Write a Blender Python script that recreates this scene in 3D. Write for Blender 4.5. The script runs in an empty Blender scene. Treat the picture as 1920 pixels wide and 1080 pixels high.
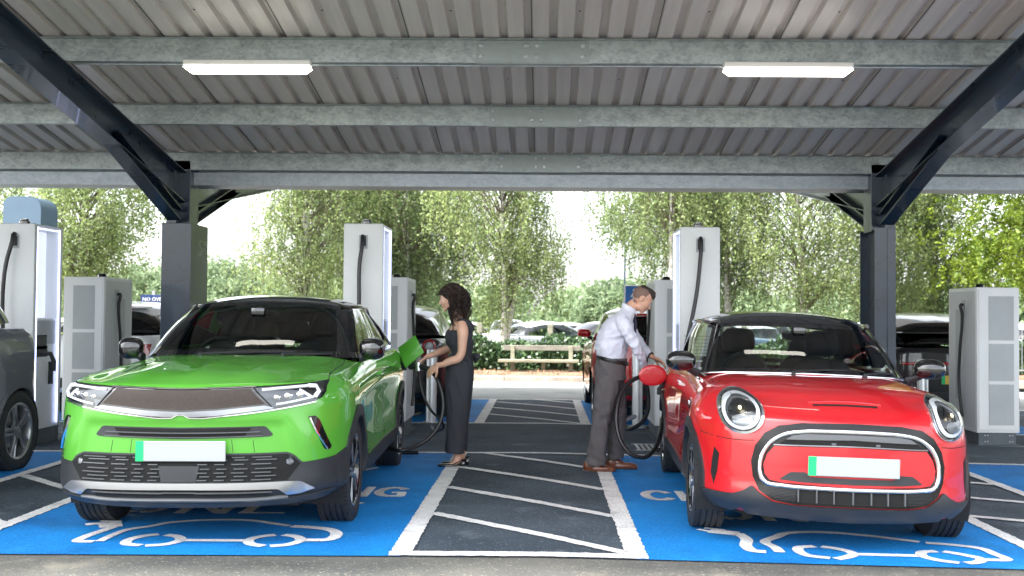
import bpy, bmesh, math, random
import numpy as np
from mathutils import Vector, Matrix, geometry
from mathutils.bvhtree import BVHTree
R = math.radians
scene = bpy.context.scene
C = scene.collection
# ---------------------------------------------------------------- camera
cam_d = bpy.data.cameras.new("camera"); cam = bpy.data.objects.new("camera", cam_d); C.objects.link(cam)
scene.camera = cam
cam_d.sensor_width = 36; cam_d.lens = 2000 / 1920 * 36
cam_d.shift_x = -30 / 1920; cam_d.clip_start = .1; cam_d.clip_end = 2000
cam.matrix_world = Matrix.Translation((0, 0, 1.36)) @ Matrix.Rotation(R(.86), 4, 'Z') @ Matrix.Rotation(R(90 + 1.49), 4, 'X') @ Matrix.Rotation(.008, 4, 'Z')
cam_d.dof.use_dof = True; cam_d.dof.focus_distance = 7.6; cam_d.dof.aperture_fstop = 3.2
# ---------------------------------------------------------------- world, sun, exposure
world = bpy.data.worlds.new("World"); scene.world = world; world.use_nodes = True
wn = world.node_tree; wn.nodes.clear()
wo = wn.nodes.new('ShaderNodeOutputWorld'); bg = wn.nodes.new('ShaderNodeBackground')
sky = wn.nodes.new('ShaderNodeTexSky'); sky.sky_type = 'NISHITA'; sky.sun_disc = False
SUN_EL, SUN_AZ = 58, 246      # azimuth measured clockwise from +Y
sky.sun_elevation = R(SUN_EL); sky.sun_rotation = R(SUN_AZ); sky.dust_density = 3.0; sky.air_density = 1.0
hsv = wn.nodes.new('ShaderNodeHueSaturation'); hsv.inputs['Saturation'].default_value = .30; hsv.inputs['Value'].default_value = 1.3
# soft broken cloud cover: brighter and dimmer patches of a pale sky
wtc = wn.nodes.new('ShaderNodeTexCoord'); wnz = wn.nodes.new('ShaderNodeTexNoise'); wnz.inputs['Scale'].default_value = 2.2; wnz.inputs['Detail'].default_value = 5
wmr = wn.nodes.new('ShaderNodeMapRange'); wmr.inputs['From Min'].default_value = .35; wmr.inputs['From Max'].default_value = .65
wmr.inputs['To Min'].default_value = .8; wmr.inputs['To Max'].default_value = 1.35
wmx = wn.nodes.new('ShaderNodeVectorMath'); wmx.operation = 'SCALE'
wn.links.new(wtc.outputs['Generated'], wnz.inputs['Vector']); wn.links.new(wnz.outputs['Fac'], wmr.inputs['Value'])
wn.links.new(sky.outputs['Color'], hsv.inputs['Color']); wn.links.new(hsv.outputs['Color'], wmx.inputs[0]); wn.links.new(wmr.outputs[0], wmx.inputs['Scale'])
wn.links.new(wmx.outputs[0], bg.inputs['Color']); bg.inputs['Strength'].default_value = .15
wn.links.new(bg.outputs[0], wo.inputs[0])
sun_d = bpy.data.lights.new("sun", 'SUN'); sun_d.energy = 2.6; sun_d.angle = R(6); sun_d.color = (1, .96, .9)
sun = bpy.data.objects.new("sun", sun_d); C.objects.link(sun)
sdir = Vector((math.sin(R(SUN_AZ)) * math.cos(R(SUN_EL)), math.cos(R(SUN_AZ)) * math.cos(R(SUN_EL)), math.sin(R(SUN_EL))))
sun.rotation_euler = sdir.to_track_quat('Z', 'Y').to_euler(); sun.location = sdir * 50
scene.view_settings.view_transform = 'Standard'; scene.view_settings.look = 'None'; scene.view_settings.gamma = 1
scene.view_settings.exposure = 2.18
scene.render.engine = 'CYCLES'
scene.cycles.max_bounces = 8; scene.cycles.transparent_max_bounces = 12; scene.cycles.use_denoising = True
rnd = random.Random(7); nrnd = np.random.RandomState(7)
# ---------------------------------------------------------------- materials
MATS = {}
def M(name, col, rough=.5, metal=0., coat=0., var=0., scale=8., bump=0., bscale=60., spec=.5, emit=0., stretch=None, detail=4, crough=.03, sub=0.):
    if name in MATS: return MATS[name]
    m = bpy.data.materials.new(name); m.use_nodes = True; MATS[name] = m
    nt = m.node_tree; b = nt.nodes['Principled BSDF']
    b.inputs['Base Color'].default_value = (*col, 1); b.inputs['Roughness'].default_value = rough
    b.inputs['Metallic'].default_value = metal; b.inputs['Coat Weight'].default_value = coat; b.inputs['Coat Roughness'].default_value = crough
    b.inputs['Specular IOR Level'].default_value = spec
    if sub: b.inputs['Subsurface Weight'].default_value = sub; b.inputs['Subsurface Radius'].default_value = (.02, .008, .004); b.inputs['Subsurface Scale'].default_value = .5
    if emit:
        b.inputs['Emission Color'].default_value = (*col, 1); b.inputs['Emission Strength'].default_value = emit
    tc = nt.nodes.new('ShaderNodeTexCoord'); mp = nt.nodes.new('ShaderNodeMapping'); nt.links.new(tc.outputs['Object'], mp.inputs[0])
    if stretch: mp.inputs['Scale'].default_value = stretch
    if var:
        n = nt.nodes.new('ShaderNodeTexNoise'); n.inputs['Scale'].default_value = scale; n.inputs['Detail'].default_value = detail
        nt.links.new(mp.outputs[0], n.inputs['Vector'])
        r = nt.nodes.new('ShaderNodeValToRGB'); e = r.color_ramp.elements
        e[0].position = .3; e[1].position = .7
        e[0].color = (*[max(0, c * (1 - var)) for c in col], 1); e[1].color = (*[min(1, c * (1 + var)) for c in col], 1)
        nt.links.new(n.outputs['Fac'], r.inputs[0]); nt.links.new(r.outputs[0], b.inputs['Base Color'])
        mr = nt.nodes.new('ShaderNodeMapRange'); mr.inputs['To Min'].default_value = rough * .85; mr.inputs['To Max'].default_value = min(1, rough * 1.2)
        nt.links.new(n.outputs['Fac'], mr.inputs['Value']); nt.links.new(mr.outputs[0], b.inputs['Roughness'])
    if bump:
        n2 = nt.nodes.new('ShaderNodeTexNoise'); n2.inputs['Scale'].default_value = bscale; n2.inputs['Detail'].default_value = 3
        nt.links.new(mp.outputs[0], n2.inputs['Vector'])
        bp = nt.nodes.new('ShaderNodeBump'); bp.inputs['Strength'].default_value = bump; bp.inputs['Distance'].default_value = .01
        nt.links.new(n2.outputs['Fac'], bp.inputs['Height']); nt.links.new(bp.outputs[0], b.inputs['Normal'])
    return m

def road_mat(name, c1, c2, speck, speckamt=.5, scale=1.2, rough=.85, bump=.5, fleck=90):
    """paint or asphalt with wide blotches, fine grain and pale stone flecks"""
    m = bpy.data.materials.new(name); m.use_nodes = True; MATS[name] = m
    nt = m.node_tree; b = nt.nodes['Principled BSDF']; b.inputs['Roughness'].default_value = rough; L = nt.links.new
    b.inputs['Specular IOR Level'].default_value = .35
    tc = nt.nodes.new('ShaderNodeTexCoord')
    def noise(s, d=5):
        n = nt.nodes.new('ShaderNodeTexNoise'); n.inputs['Scale'].default_value = s; n.inputs['Detail'].default_value = d
        L(tc.outputs['Object'], n.inputs['Vector']); return n
    def ramp(src, p0, p1, a, bb):
        r = nt.nodes.new('ShaderNodeValToRGB'); e = r.color_ramp.elements; e[0].position = p0; e[1].position = p1
        e[0].color = (*a, 1); e[1].color = (*bb, 1); L(src, r.inputs[0]); return r
    def mix(f, a, bb, blend='MIX'):
        x = nt.nodes.new('ShaderNodeMix'); x.data_type = 'RGBA'; x.blend_type = blend
        if isinstance(f, float): x.inputs[0].default_value = f
        else: L(f, x.inputs[0])
        L(a, x.inputs[6]); L(bb, x.inputs[7]); return x.outputs[2]
    big = ramp(noise(scale, 8).outputs['Fac'], .35, .65, c1, c2)
    fine = ramp(noise(140, 2).outputs['Fac'], .3, .7, (.62,) * 3, (1.35,) * 3)
    col = mix(1., big.outputs[0], fine.outputs[0], 'MULTIPLY')
    v = nt.nodes.new('ShaderNodeTexVoronoi'); v.inputs['Scale'].default_value = fleck; L(tc.outputs['Object'], v.inputs['Vector'])
    vr = ramp(v.outputs['Color'], .80, .90, (0,) * 3, (speckamt,) * 3)
    sc = nt.nodes.new('ShaderNodeRGB'); sc.outputs[0].default_value = (*speck, 1)
    col = mix(vr.outputs[0], col, sc.outputs[0])
    # scuffed light streaks
    st = ramp(noise(scale * 3.1, 9).outputs['Fac'], .60, .76, (0,) * 3, (.5,) * 3)
    col = mix(st.outputs[0], col, sc.outputs[0])
    # tyre scuffs and damp stains
    dn = ramp(noise(scale * 1.9, 7).outputs['Fac'], .53, .72, (0,) * 3, (.55,) * 3)
    dk = mix(1., col, ramp(noise(3, 0).outputs['Fac'], 0, 1, (.5, .5, .5), (.6, .6, .58)).outputs[0], 'MULTIPLY')
    col = mix(dn.outputs[0], col, dk)
    L(col, b.inputs['Base Color'])
    bp = nt.nodes.new('ShaderNodeBump'); bp.inputs['Strength'].default_value = bump; bp.inputs['Distance'].default_value = .006
    L(noise(110, 3).outputs['Fac'], bp.inputs['Height']); L(bp.outputs[0], b.inputs['Normal'])
    return m

def glass_mat(name, tint=(.35, .42, .38), refl=1.0):
    """thin car glass: see-through tint plus mirror reflection growing towards grazing angles"""
    if name in MATS: return MATS[name]
    m = bpy.data.materials.new(name); m.use_nodes = True; MATS[name] = m
    nt = m.node_tree; nt.nodes.clear(); L = nt.links.new
    o = nt.nodes.new('ShaderNodeOutputMaterial'); t = nt.nodes.new('ShaderNodeBsdfTransparent'); g = nt.nodes.new('ShaderNodeBsdfGlossy')
    t.inputs[0].default_value = (*tint, 1); g.inputs['Roughness'].default_value = .01; g.inputs[0].default_value = (refl, refl, refl, 1)
    f = nt.nodes.new('ShaderNodeFresnel'); f.inputs['IOR'].default_value = 1.6
    mx = nt.nodes.new('ShaderNodeMixShader'); L(f.outputs[0], mx.inputs[0]); L(t.outputs[0], mx.inputs[1]); L(g.outputs[0], mx.inputs[2]); L(mx.outputs[0], o.inputs[0])
    return m
# ---------------------------------------------------------------- mesh helpers
def tag(o, label=None, cat=None, group=None, kind=None):
    if label: o['label'] = label
    if cat: o['category'] = cat
    if group: o['group'] = group
    if kind: o['kind'] = kind
    return o
def empty(name, loc=(0, 0, 0), rz=0, parent=None):
    o = bpy.data.objects.new(name, None); o.empty_display_size = .2; C.objects.link(o)
    o.location = loc; o.rotation_euler = (0, 0, rz); o.parent = parent; return o
def link(name, me, mat, parent=None, smooth=False, loc=None):
    o = bpy.data.objects.new(name, me); C.objects.link(o)
    if mat is not None:
        me.materials.clear(); me.materials.append(mat)
    if smooth: me.polygons.foreach_set('use_smooth', [True] * len(me.polygons))
    if parent: o.parent = parent
    if loc: o.location = loc
    return o
def autosmooth(me, ang=35):
    me.polygons.foreach_set('use_smooth', [True] * len(me.polygons))
    bm = bmesh.new(); bm.from_mesh(me)
    for e in bm.edges:
        if len(e.link_faces) == 2 and e.calc_face_angle(0) > R(ang): e.smooth = False
    bm.to_mesh(me); bm.free()
class MB:
    """collects boxes, tubes, grids; build() links them as one mesh object"""
    def __init__(s): s.v = []; s.f = []
    def add(s, vs, fs):
        k = len(s.v); s.v += [tuple(v) for v in vs]; s.f += [tuple(i + k for i in f) for f in fs]; return s
    def box(s, x0, x1, y0, y1, z0, z1, b=0., mtx=None):
        if x0 > x1: x0, x1 = x1, x0
        if y0 > y1: y0, y1 = y1, y0
        if z0 > z1: z0, z1 = z1, z0
        if b <= 0:
            vs = [(x, y, z) for z in (z0, z1) for y in (y0, y1) for x in (x0, x1)]
            fs = [(0, 2, 3, 1), (4, 5, 7, 6), (0, 1, 5, 4), (2, 6, 7, 3), (0, 4, 6, 2), (1, 3, 7, 5)]
        else:
            bm = bmesh.new(); bmesh.ops.create_cube(bm, size=1)
            for v in bm.verts: v.co = ((x0 + x1) / 2 + v.co.x * (x1 - x0), (y0 + y1) / 2 + v.co.y * (y1 - y0), (z0 + z1) / 2 + v.co.z * (z1 - z0))
            bmesh.ops.bevel(bm, geom=bm.edges[:], offset=b, segments=2, affect='EDGES', profile=.5)
            bm.verts.index_update(); vs = [v.co[:] for v in bm.verts]; fs = [[v.index for v in f.verts] for f in bm.faces]; bm.free()
        if mtx is not None: vs = [(mtx @ Vector(v))[:] for v in vs]
        return s.add(vs, fs)
    def tube(s, pts, r, n=10, cap=True, flat=1.):
        pts = [Vector(p) for p in pts]; rs = r if isinstance(r, (list, tuple, np.ndarray)) else [r] * len(pts)
        up = None; rings = []
        for i, p in enumerate(pts):
            d = (pts[min(i + 1, len(pts) - 1)] - pts[max(i - 1, 0)]).normalized()
            if up is None: up = d.orthogonal().normalized()
            up = (up - d * up.dot(d)).normalized(); sd = d.cross(up)
            rings.append([(p + (up * math.cos(a) * flat + sd * math.sin(a)) * rs[i])[:] for a in [2 * math.pi * k / n for k in range(n)]])
        vs = [v for r_ in rings for v in r_]; fs = []
        for i in range(len(pts) - 1):
            for k in range(n):
                fs.append((i * n + k, i * n + (k + 1) % n, (i + 1) * n + (k + 1) % n, (i + 1) * n + k))
        if cap: fs.append(tuple(range(n))[::-1]); fs.append(tuple((len(pts) - 1) * n + k for k in range(n)))
        return s.add(vs, fs)
    def prism(s, poly, axis, a, b):
        """poly in the two other axes, extruded along axis from a to b"""
        def P(u, v, w): return {'x': (w, u, v), 'y': (u, w, v), 'z': (u, v, w)}[axis]
        n = len(poly); vs = [P(u, v, a) for u, v in poly] + [P(u, v, b) for u, v in poly]
        fs = [tuple(range(n))[::-1], tuple(range(n, 2 * n))] + [(i, (i + 1) % n, n + (i + 1) % n, n + i) for i in range(n)]
        return s.add(vs, fs)
    def lathe(s, prof, n=24, axis='x', cen=(0, 0, 0), close=False):
        """prof: (along axis, radius)"""
        k = len(prof); vs = []; fs = []
        for j in range(n):
            a = 2 * math.pi * j / n
            for h, r_ in prof:
                c, d = r_ * math.cos(a), r_ * math.sin(a)
                p = {'x': (h, c, d), 'y': (c, h, d), 'z': (c, d, h)}[axis]
                vs.append((p[0] + cen[0], p[1] + cen[1], p[2] + cen[2]))
        for j in range(n):
            for i in range(k if close else k - 1):
                fs.append((j * k + i, j * k + (i + 1) % k, ((j + 1) % n) * k + (i + 1) % k, ((j + 1) % n) * k + i))
        return s.add(vs, fs)
    def grid(s, G):
        G = np.asarray(G); a, b = G.shape[:2]; vs = G.reshape(-1, 3).tolist()
        return s.add(vs, [(i * b + j, i * b + j + 1, (i + 1) * b + j + 1, (i + 1) * b + j) for i in range(a - 1) for j in range(b - 1)])
    def mesh(s, name, weld=0., fixn=True):
        me = bpy.data.meshes.new(name); me.from_pydata([tuple(map(float, v)) for v in s.v], [], s.f); me.update()
        if weld or fixn:
            bm = bmesh.new(); bm.from_mesh(me)
            if weld: bmesh.ops.remove_doubles(bm, verts=bm.verts, dist=weld)
            if fixn: bmesh.ops.recalc_face_normals(bm, faces=bm.faces)
            bm.to_mesh(me); bm.free()
        return me
    def build(s, name, mat, parent=None, smooth=0, weld=0., loc=None, fixn=True):
        me = s.mesh(name, weld, fixn)
        if smooth: autosmooth(me, smooth)
        return link(name, me, mat, parent, loc=loc)
def herm(t, P, te):
    """smooth curve through P at parameters t (chord-aware tangents), sampled at te"""
    t = np.asarray(t, float); P = np.asarray(P, float); te = np.asarray(te, float)
    n = len(t); h = np.diff(t); d = (P[1:] - P[:-1]) / h.reshape(-1, *[1] * (P.ndim - 1))
    m = np.zeros_like(P); m[0] = d[0]; m[-1] = d[-1]
    for i in range(1, n - 1): m[i] = (d[i - 1] * h[i] + d[i] * h[i - 1]) / (h[i] + h[i - 1])
    k = np.clip(np.searchsorted(t, te, side='right') - 1, 0, n - 2)
    u = ((te - t[k]) / h[k]).reshape(-1, *[1] * (P.ndim - 1)); hh = h[k].reshape(u.shape)
    return ((2 * u**3 - 3 * u**2 + 1) * P[k] + (u**3 - 2 * u**2 + u) * hh * m[k] + (-2 * u**3 + 3 * u**2) * P[k + 1] + (u**3 - u**2) * hh * m[k + 1])
def chord(P):
    P = np.asarray(P, float); return np.concatenate([[0], np.cumsum(np.maximum(1e-4, np.linalg.norm(np.diff(P, axis=0), axis=-1)))])
def smooth_path(pts, n):
    t = chord(pts); return herm(t, pts, np.linspace(0, t[-1], n))
def interp(tab, x): return np.interp(x, [a for a, b in tab], [b for a, b in tab])
def zg(x, y=0):
    """the tarmac is crowned: it falls gently to both sides"""
    x = max(-9., min(9., x)); return -.006 * (-x) if x < 0 else -.0185 * x * .8
def sheet(name, polys, z, mat, step=.5, parent=None, jit=0., kind='structure'):
    """flat marking pieces following the crowned ground; polys = list of xy outlines (convex or not)"""
    vs = []; fs = []
    for poly in polys:
        pts = []
        for i in range(len(poly)):
            a = Vector(poly[i]); b = Vector(poly[(i + 1) % len(poly)]); L = (b - a).length; n = max(1, int(L / (.03 if jit else step)))
            nrm = Vector((-(b - a).y, (b - a).x)).normalized() if L > 0 else Vector((0, 0))
            for k in range(n):
                p = a.lerp(b, k / n)
                if jit: p = p + nrm * rnd.gauss(0, jit) if k else p
                pts.append(p)
        if abs(max(p.x for p in pts)) > 0 or True:
            # split long pieces along x = 0 so they can follow the crown
            tri = geometry.tessellate_polygon([[Vector((p.x, p.y, 0)) for p in pts]])
            k = len(vs); vs += [(p.x, p.y, zg(p.x) + z) for p in pts]; fs += [tuple(k + i for i in t) for t in tri]
    me = bpy.data.meshes.new(name); me.from_pydata(vs, [], fs); me.update()
    bm = bmesh.new(); bm.from_mesh(me)
    for f in bm.faces:
        f.normal_update()
        if f.normal.z < 0: f.normal_flip()
    bm.to_mesh(me); bm.free()
    o = link(name, me, mat, parent)
    if not parent: tag(o, kind=kind)
    return o
# ================================================================ shared materials
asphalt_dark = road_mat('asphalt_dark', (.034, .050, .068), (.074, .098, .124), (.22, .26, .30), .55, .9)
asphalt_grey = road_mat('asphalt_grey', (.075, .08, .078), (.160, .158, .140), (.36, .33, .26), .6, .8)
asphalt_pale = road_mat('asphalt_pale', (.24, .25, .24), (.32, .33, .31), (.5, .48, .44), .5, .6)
blue_paint = road_mat('blue_paint', (.002, .165, .50), (.004, .25, .68), (.05, .40, .82), .42, 1.1, rough=.7)
white_paint = road_mat('white_paint', (.74, .74, .73), (.88, .88, .87), (.50, .51, .51), .4, 4, rough=.7, fleck=60)
soil_mat = road_mat('soil', (.13, .085, .055), (.22, .15, .10), (.30, .22, .13), .7, 2.5, bump=.9, fleck=30)
kerb_mat = road_mat('kerb_stone', (.34, .29, .24), (.50, .43, .36), (.6, .54, .45), .4, 3)
grass_mat = road_mat('grass_soil', (.05, .09, .025), (.09, .14, .04), (.16, .2, .07), .4, 1.5)
dark_steel = M('dark_steel', (.011, .026, .046), .28, 0., .3, var=.25, scale=5, spec=.5)
plastic_blk = M('black_plastic', (.022, .024, .027), .48, var=.12, scale=30, bump=.08, bscale=600)
gloss_blk = M('gloss_black', (.006, .006, .007), .08, coat=1.)
chrome = M('chrome', (.85, .86, .88), .07, 1.)
satin = M('satin_silver', (.55, .56, .58), .28, .9)
rubber = M('rubber', (.022, .023, .025), .62, var=.2, scale=20, bump=.1, bscale=300)
cable_mat = M('cable_rubber', (.012, .012, .013), .35)
# galvanised steel with spangle
def galv(name, base, dark):
    m = bpy.data.materials.new(name); m.use_nodes = True; MATS[name] = m
    nt = m.node_tree; b = nt.nodes['Principled BSDF']; L = nt.links.new
    tc = nt.nodes.new('ShaderNodeTexCoord'); mp = nt.nodes.new('ShaderNodeMapping'); L(tc.outputs['Object'], mp.inputs[0]); mp.inputs['Scale'].default_value = (1, 1, 1.4)
    ns = nt.nodes.new('ShaderNodeTexNoise'); ns.inputs['Scale'].default_value = 6; L(mp.outputs[0], ns.inputs['Vector'])
    va = nt.nodes.new('ShaderNodeVectorMath'); va.operation = 'MULTIPLY_ADD'; L(ns.outputs['Color'], va.inputs[0]); va.inputs[1].default_value = (.08,) * 3; L(mp.outputs[0], va.inputs[2])
    v = nt.nodes.new('ShaderNodeTexVoronoi'); v.inputs['Scale'].default_value = 34; L(va.outputs[0], v.inputs['Vector'])
    n = nt.nodes.new('ShaderNodeTexNoise'); n.inputs['Scale'].default_value = 9; n.inputs['Detail'].default_value = 8; L(mp.outputs[0], n.inputs['Vector'])
    ml = nt.nodes.new('ShaderNodeMath'); ml.operation = 'MULTIPLY_ADD'; L(v.outputs['Color'], ml.inputs[0]); ml.inputs[1].default_value = .42; L(n.outputs['Fac'], ml.inputs[2])
    r = nt.nodes.new('ShaderNodeValToRGB'); e = r.color_ramp.elements; e[0].position = .4; e[1].position = .95; e[0].color = (*dark, 1); e[1].color = (*base, 1)
    L(ml.outputs[0], r.inputs[0]); L(r.outputs[0], b.inputs['Base Color'])
    b.inputs['Metallic'].default_value = .45; b.inputs['Roughness'].default_value = .42
    return m
galvan = galv('galvanised_steel', (.40, .445, .44), (.22, .25, .25))
galvan_flat = galv('galvanised_plate', (.30, .345, .335), (.26, .30, .29))
galvan_pale = galv('galvanised_purlin_side', (.40, .44, .47), (.28, .32, .35))
roof_mat = M('roof_sheet', (.57, .535, .505), .38, .08, var=.08, scale=1.3, stretch=(14, .6, 1), detail=6)

# ================================================================ ground
def ground_plane():
    xs = sorted(set([-400, -120, -60, -30, -20] + [x * .75 - 12 for x in range(33)] + [20, 30, 60, 120, 400] + [0, -9, 9])); ys = [-60, -20, 0, 3, 6, 10, 14, 18, 22.1]
    vs = [(x, y, zg(x)) for y in ys for x in xs]; n = len(xs)
    fs = [(j * n + i, j * n + i + 1, (j + 1) * n + i + 1, (j + 1) * n + i) for j in range(len(ys) - 1) for i in range(n - 1)]
    return vs, fs
vs, fs = ground_plane(); me = bpy.data.meshes.new('ground'); me.from_pydata(vs, [], fs)
tag(link('ground', me, asphalt_grey), kind='structure')
me = bpy.data.meshes.new('field'); me.from_pydata([(-400, 22.3, -.36), (400, 22.3, -.36), (400, 900, -.36), (-400, 900, -.36)], [], [(0, 1, 2, 3)])
tag(link('field', me, grass_mat), kind='structure')
def rect(x0, x1, y0, y1): return [(x0, y0), (x1, y0), (x1, y1), (x0, y1)]
def strips(x0, x1, y0, y1, n=None):
    """a rectangle cut in slices so that it follows the crown"""
    cuts = [x0] + [c for c in [-9, 0, 9] if x0 < c < x1] + [x1]
    return [rect(a, b, y0, y1) for a, b in zip(cuts[:-1], cuts[1:])]
Y0, Y1, Y2, Y3 = 6.03, 10.55, 13.45, 17.3
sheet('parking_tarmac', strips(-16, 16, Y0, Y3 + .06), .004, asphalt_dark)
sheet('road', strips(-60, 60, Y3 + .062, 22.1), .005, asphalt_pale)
BAYS = [(-7.2, -4.47), (-3.40, -.80), (.53, 2.93), (3.94, 6.5)]
sheet('blue_bay_paint', [rect(a, b, Y0, Y1 - .03) for a, b in BAYS] + [rect(a, b, Y2 + .03, Y3) for a, b in BAYS], .008, blue_paint)
lines = []
def line(x0, y0, x1, y1, w=.1):
    a = Vector((x0, y0)); b = Vector((x1, y1)); n = Vector((-(b - a).y, (b - a).x)).normalized() * w / 2
    lines.append([(a - n)[:], (b - n)[:], (b + n)[:], (a + n)[:]])
for (ya, yb) in ((Y0, Y1), (Y2, Y3)):
    for (wa, wb) in ((-4.47, -3.40), (-.868, .60), (2.93, 3.94)):
        w = .125 if wa == -.868 else .10
        lines.append(rect(wa, wa + w, ya, yb)); lines.append(rect(wb - w, wb, ya, yb))
for y in (Y1, Y2):
    for a, b in ((-9, 0), (0, 9)): lines.append(rect(a, b, y - .045, y + .045))
lines.append(rect(-9, 0, Y3 - .05, Y3 + .05)); lines.append(rect(0, 9, Y3 - .05, Y3 + .05))
for a, b in ((-.743, 0), (0, .475)): lines.append(rect(a, b, Y0 + .0, Y0 + .11))
def hatch(xa, xb, ya, yb, slope, first, step, w=.09):
    k = 0
    while first + k * step + min(0, slope) < yb:
        y0 = first + k * step; y1 = y0 + slope; x0, x1 = xa, xb
        # clip to the block
        def cl(x, y, ox, oy, yc):
            t = (yc - y) / (oy - y); return x + (ox - x) * t, yc
        p, q = (x0, y0), (x1, y1)
        if p[1] > yb and q[1] > yb: break
        if p[1] > yb: p = cl(p[0], p[1], q[0], q[1], yb)
        if q[1] > yb: q = cl(q[0], q[1], p[0], p[1], yb)
        if q[1] < ya: q = cl(q[0], q[1], p[0], p[1], ya)
        if p[1] < ya: p = cl(p[0], p[1], q[0], q[1], ya)
        if p[0] < 0 < q[0]:
            t = -p[0] / (q[0] - p[0]); m = (0, p[1] + (q[1] - p[1]) * t); line(*p, *m, w); line(*m, *q, w)
        else: line(*p, *q, w)
        k += 1
hatch(-.75, .48, Y0 + .1, Y1 - .04, -1.16, 7.33, 1.12)
hatch(-.75, .48, Y2 + .04, Y3 - .04, -1.16, 14.7, 1.05)
hatch(-4.37, -3.5, Y0, Y1 - .04, -.86, 7.75, 1.2)
hatch(3.03, 3.84, Y0, Y1 - .04, -.35, 6.7, .95)
hatch(3.03, 3.84, Y2, Y3 - .04, -.35, 13.9, .95)
sheet('road_markings', lines, .012, white_paint, jit=.0035)
# lettering and the car-with-plug symbol on each front bay, cut like a stencil
def glyph_polys(word, cx, y0, w, h, th=.085):
    out = []; n = len(word); cw = w / n; gw = cw * .74
    def st(pts, t=th):   # polyline in unit letter box -> strips
        for (a, b) in zip(pts[:-1], pts[1:]):
            A = Vector((X + a[0] * gw, y0 + a[1] * h)); B = Vector((X + b[0] * gw, y0 + b[1] * h))
            d = (B - A); 
            if d.length < 1e-5: continue
            d.normalize(); nn = Vector((-d.y, d.x)) * t / 2
            out.append([(A - nn - d * t * .25)[:], (B - nn + d * t * .25)[:], (B + nn + d * t * .25)[:], (A + nn - d * t * .25)[:]])
    def arc(c, rx, ry, a0, a1, k=9): return [(c[0] + rx * math.cos(R(a0 + (a1 - a0) * i / k)), c[1] + ry * math.sin(R(a0 + (a1 - a0) * i / k))) for i in range(k + 1)]
    for i, ch in enumerate(word):
        X = cx - w / 2 + i * cw + cw * .13
        if ch == 'O': st(arc((.5, .5), .45, .45, 100, 255), .075); st(arc((.5, .5), .45, .45, 285, 435), .075)
        if ch == 'C': st(arc((.55, .5), .5, .45, 40, 320, 14), .075)
        if ch == 'G': st(arc((.55, .5), .5, .45, 95, 265, 10), .075); st(arc((.55, .5), .5, .45, 40, 82, 4), .075); st([(.62, .42), (1, .42)], .06); st([(.62, .05), (.95, .05), (.95, .36)], .07)
        if ch == 'N': st([(.08, 0), (.08, 1)]); st([(.2, .92), (.85, .08)]); st([(.95, 0), (.95, 1)])
        if ch == 'L': st([(.1, 1), (.1, .14)]); st([(.0, .04), (.9, .04)], .05)
        if ch == 'Y': st([(0, 1), (.46, .5)]); st([(1, 1), (.56, .55)], .05); st([(.5, .4), (.5, 0)])
        if ch == 'H': st([(.1, 0), (.1, 1)]); st([(.9, 0), (.9, 1)]); st([(.25, .5), (.75, .5)], .05)
        if ch == 'A': st([(0, 0), (.45, 1)]); st([(1, 0), (.55, 1)]); st([(.3, .32), (.7, .32)], .05)
        if ch == 'R': st([(.1, 0), (.1, 1)]); st([(.22, .97)] + arc((.5, .75), .38, .22, 80, -80, 6) + [(.22, .52)], .06); st([(.5, .44), (.95, 0)])
        if ch == 'I': st([(.5, 0), (.5, 1)])
        if ch == 'E': st([(.1, 0), (.1, 1)]); st([(-.1, .97), (.9, .97)], .05); st([(.25, .5), (.7, .5)], .05); st([(.2, .03), (.9, .03)], .05)
        if ch == 'V': st([(0, 1), (.42, .08)], .11); st([(1, 1), (.6, .1)], .05)
    return out
def stroke(pts, w, close=False):
    P = smooth_path([(p[0], p[1], 0) for p in pts], max(6, int(len(pts) * 5))); out = []
    L = []; Rr = []
    for i in range(len(P)):
        d = P[min(i + 1, len(P) - 1)] - P[max(i - 1, 0)]; d = d / np.linalg.norm(d); ww = w if not callable(w) else w(i / (len(P) - 1))
        L.append((P[i][0] - d[1] * ww / 2, P[i][1] + d[0] * ww / 2)); Rr.append((P[i][0] + d[1] * ww / 2, P[i][1] - d[0] * ww / 2))
    return [L[i:i + 2] + Rr[i:i + 2][::-1] for i in range(len(L) - 1)]
def px_ground(px, py):   # measured once from the photo: where a mark lies on the ground
    hor = 592 + .008 * (px - 1020); p = py - hor; 
    D = 1.36 * 2000 / p; X = (px - 1020) / 2000 * D
    D = (1.36 - zg(X)) * 2000 / p; return ((px - 1020) / 2000 * D, D)
polys = []
for cx, (wC, wO, wE) in ((-2.12, (2.2, 1.75, 1.5)), (1.82, (2.16, 1.35, 1.38))):
    polys += glyph_polys('CHARGING', cx, 7.98, wC, .42, .07) + glyph_polys('ONLY', cx, 7.28, wO, .42, .08) + glyph_polys('EV', cx, 9.06, wE, .42, .11)
for cx in (-2.12, 1.82):   # the rear bays carry the same words, facing the far road
    polys += glyph_polys('ONLY', cx, 15.3, 1.6, .42, .08) + glyph_polys('CHARGING', cx, 14.5, 2.1, .42, .07)
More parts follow.
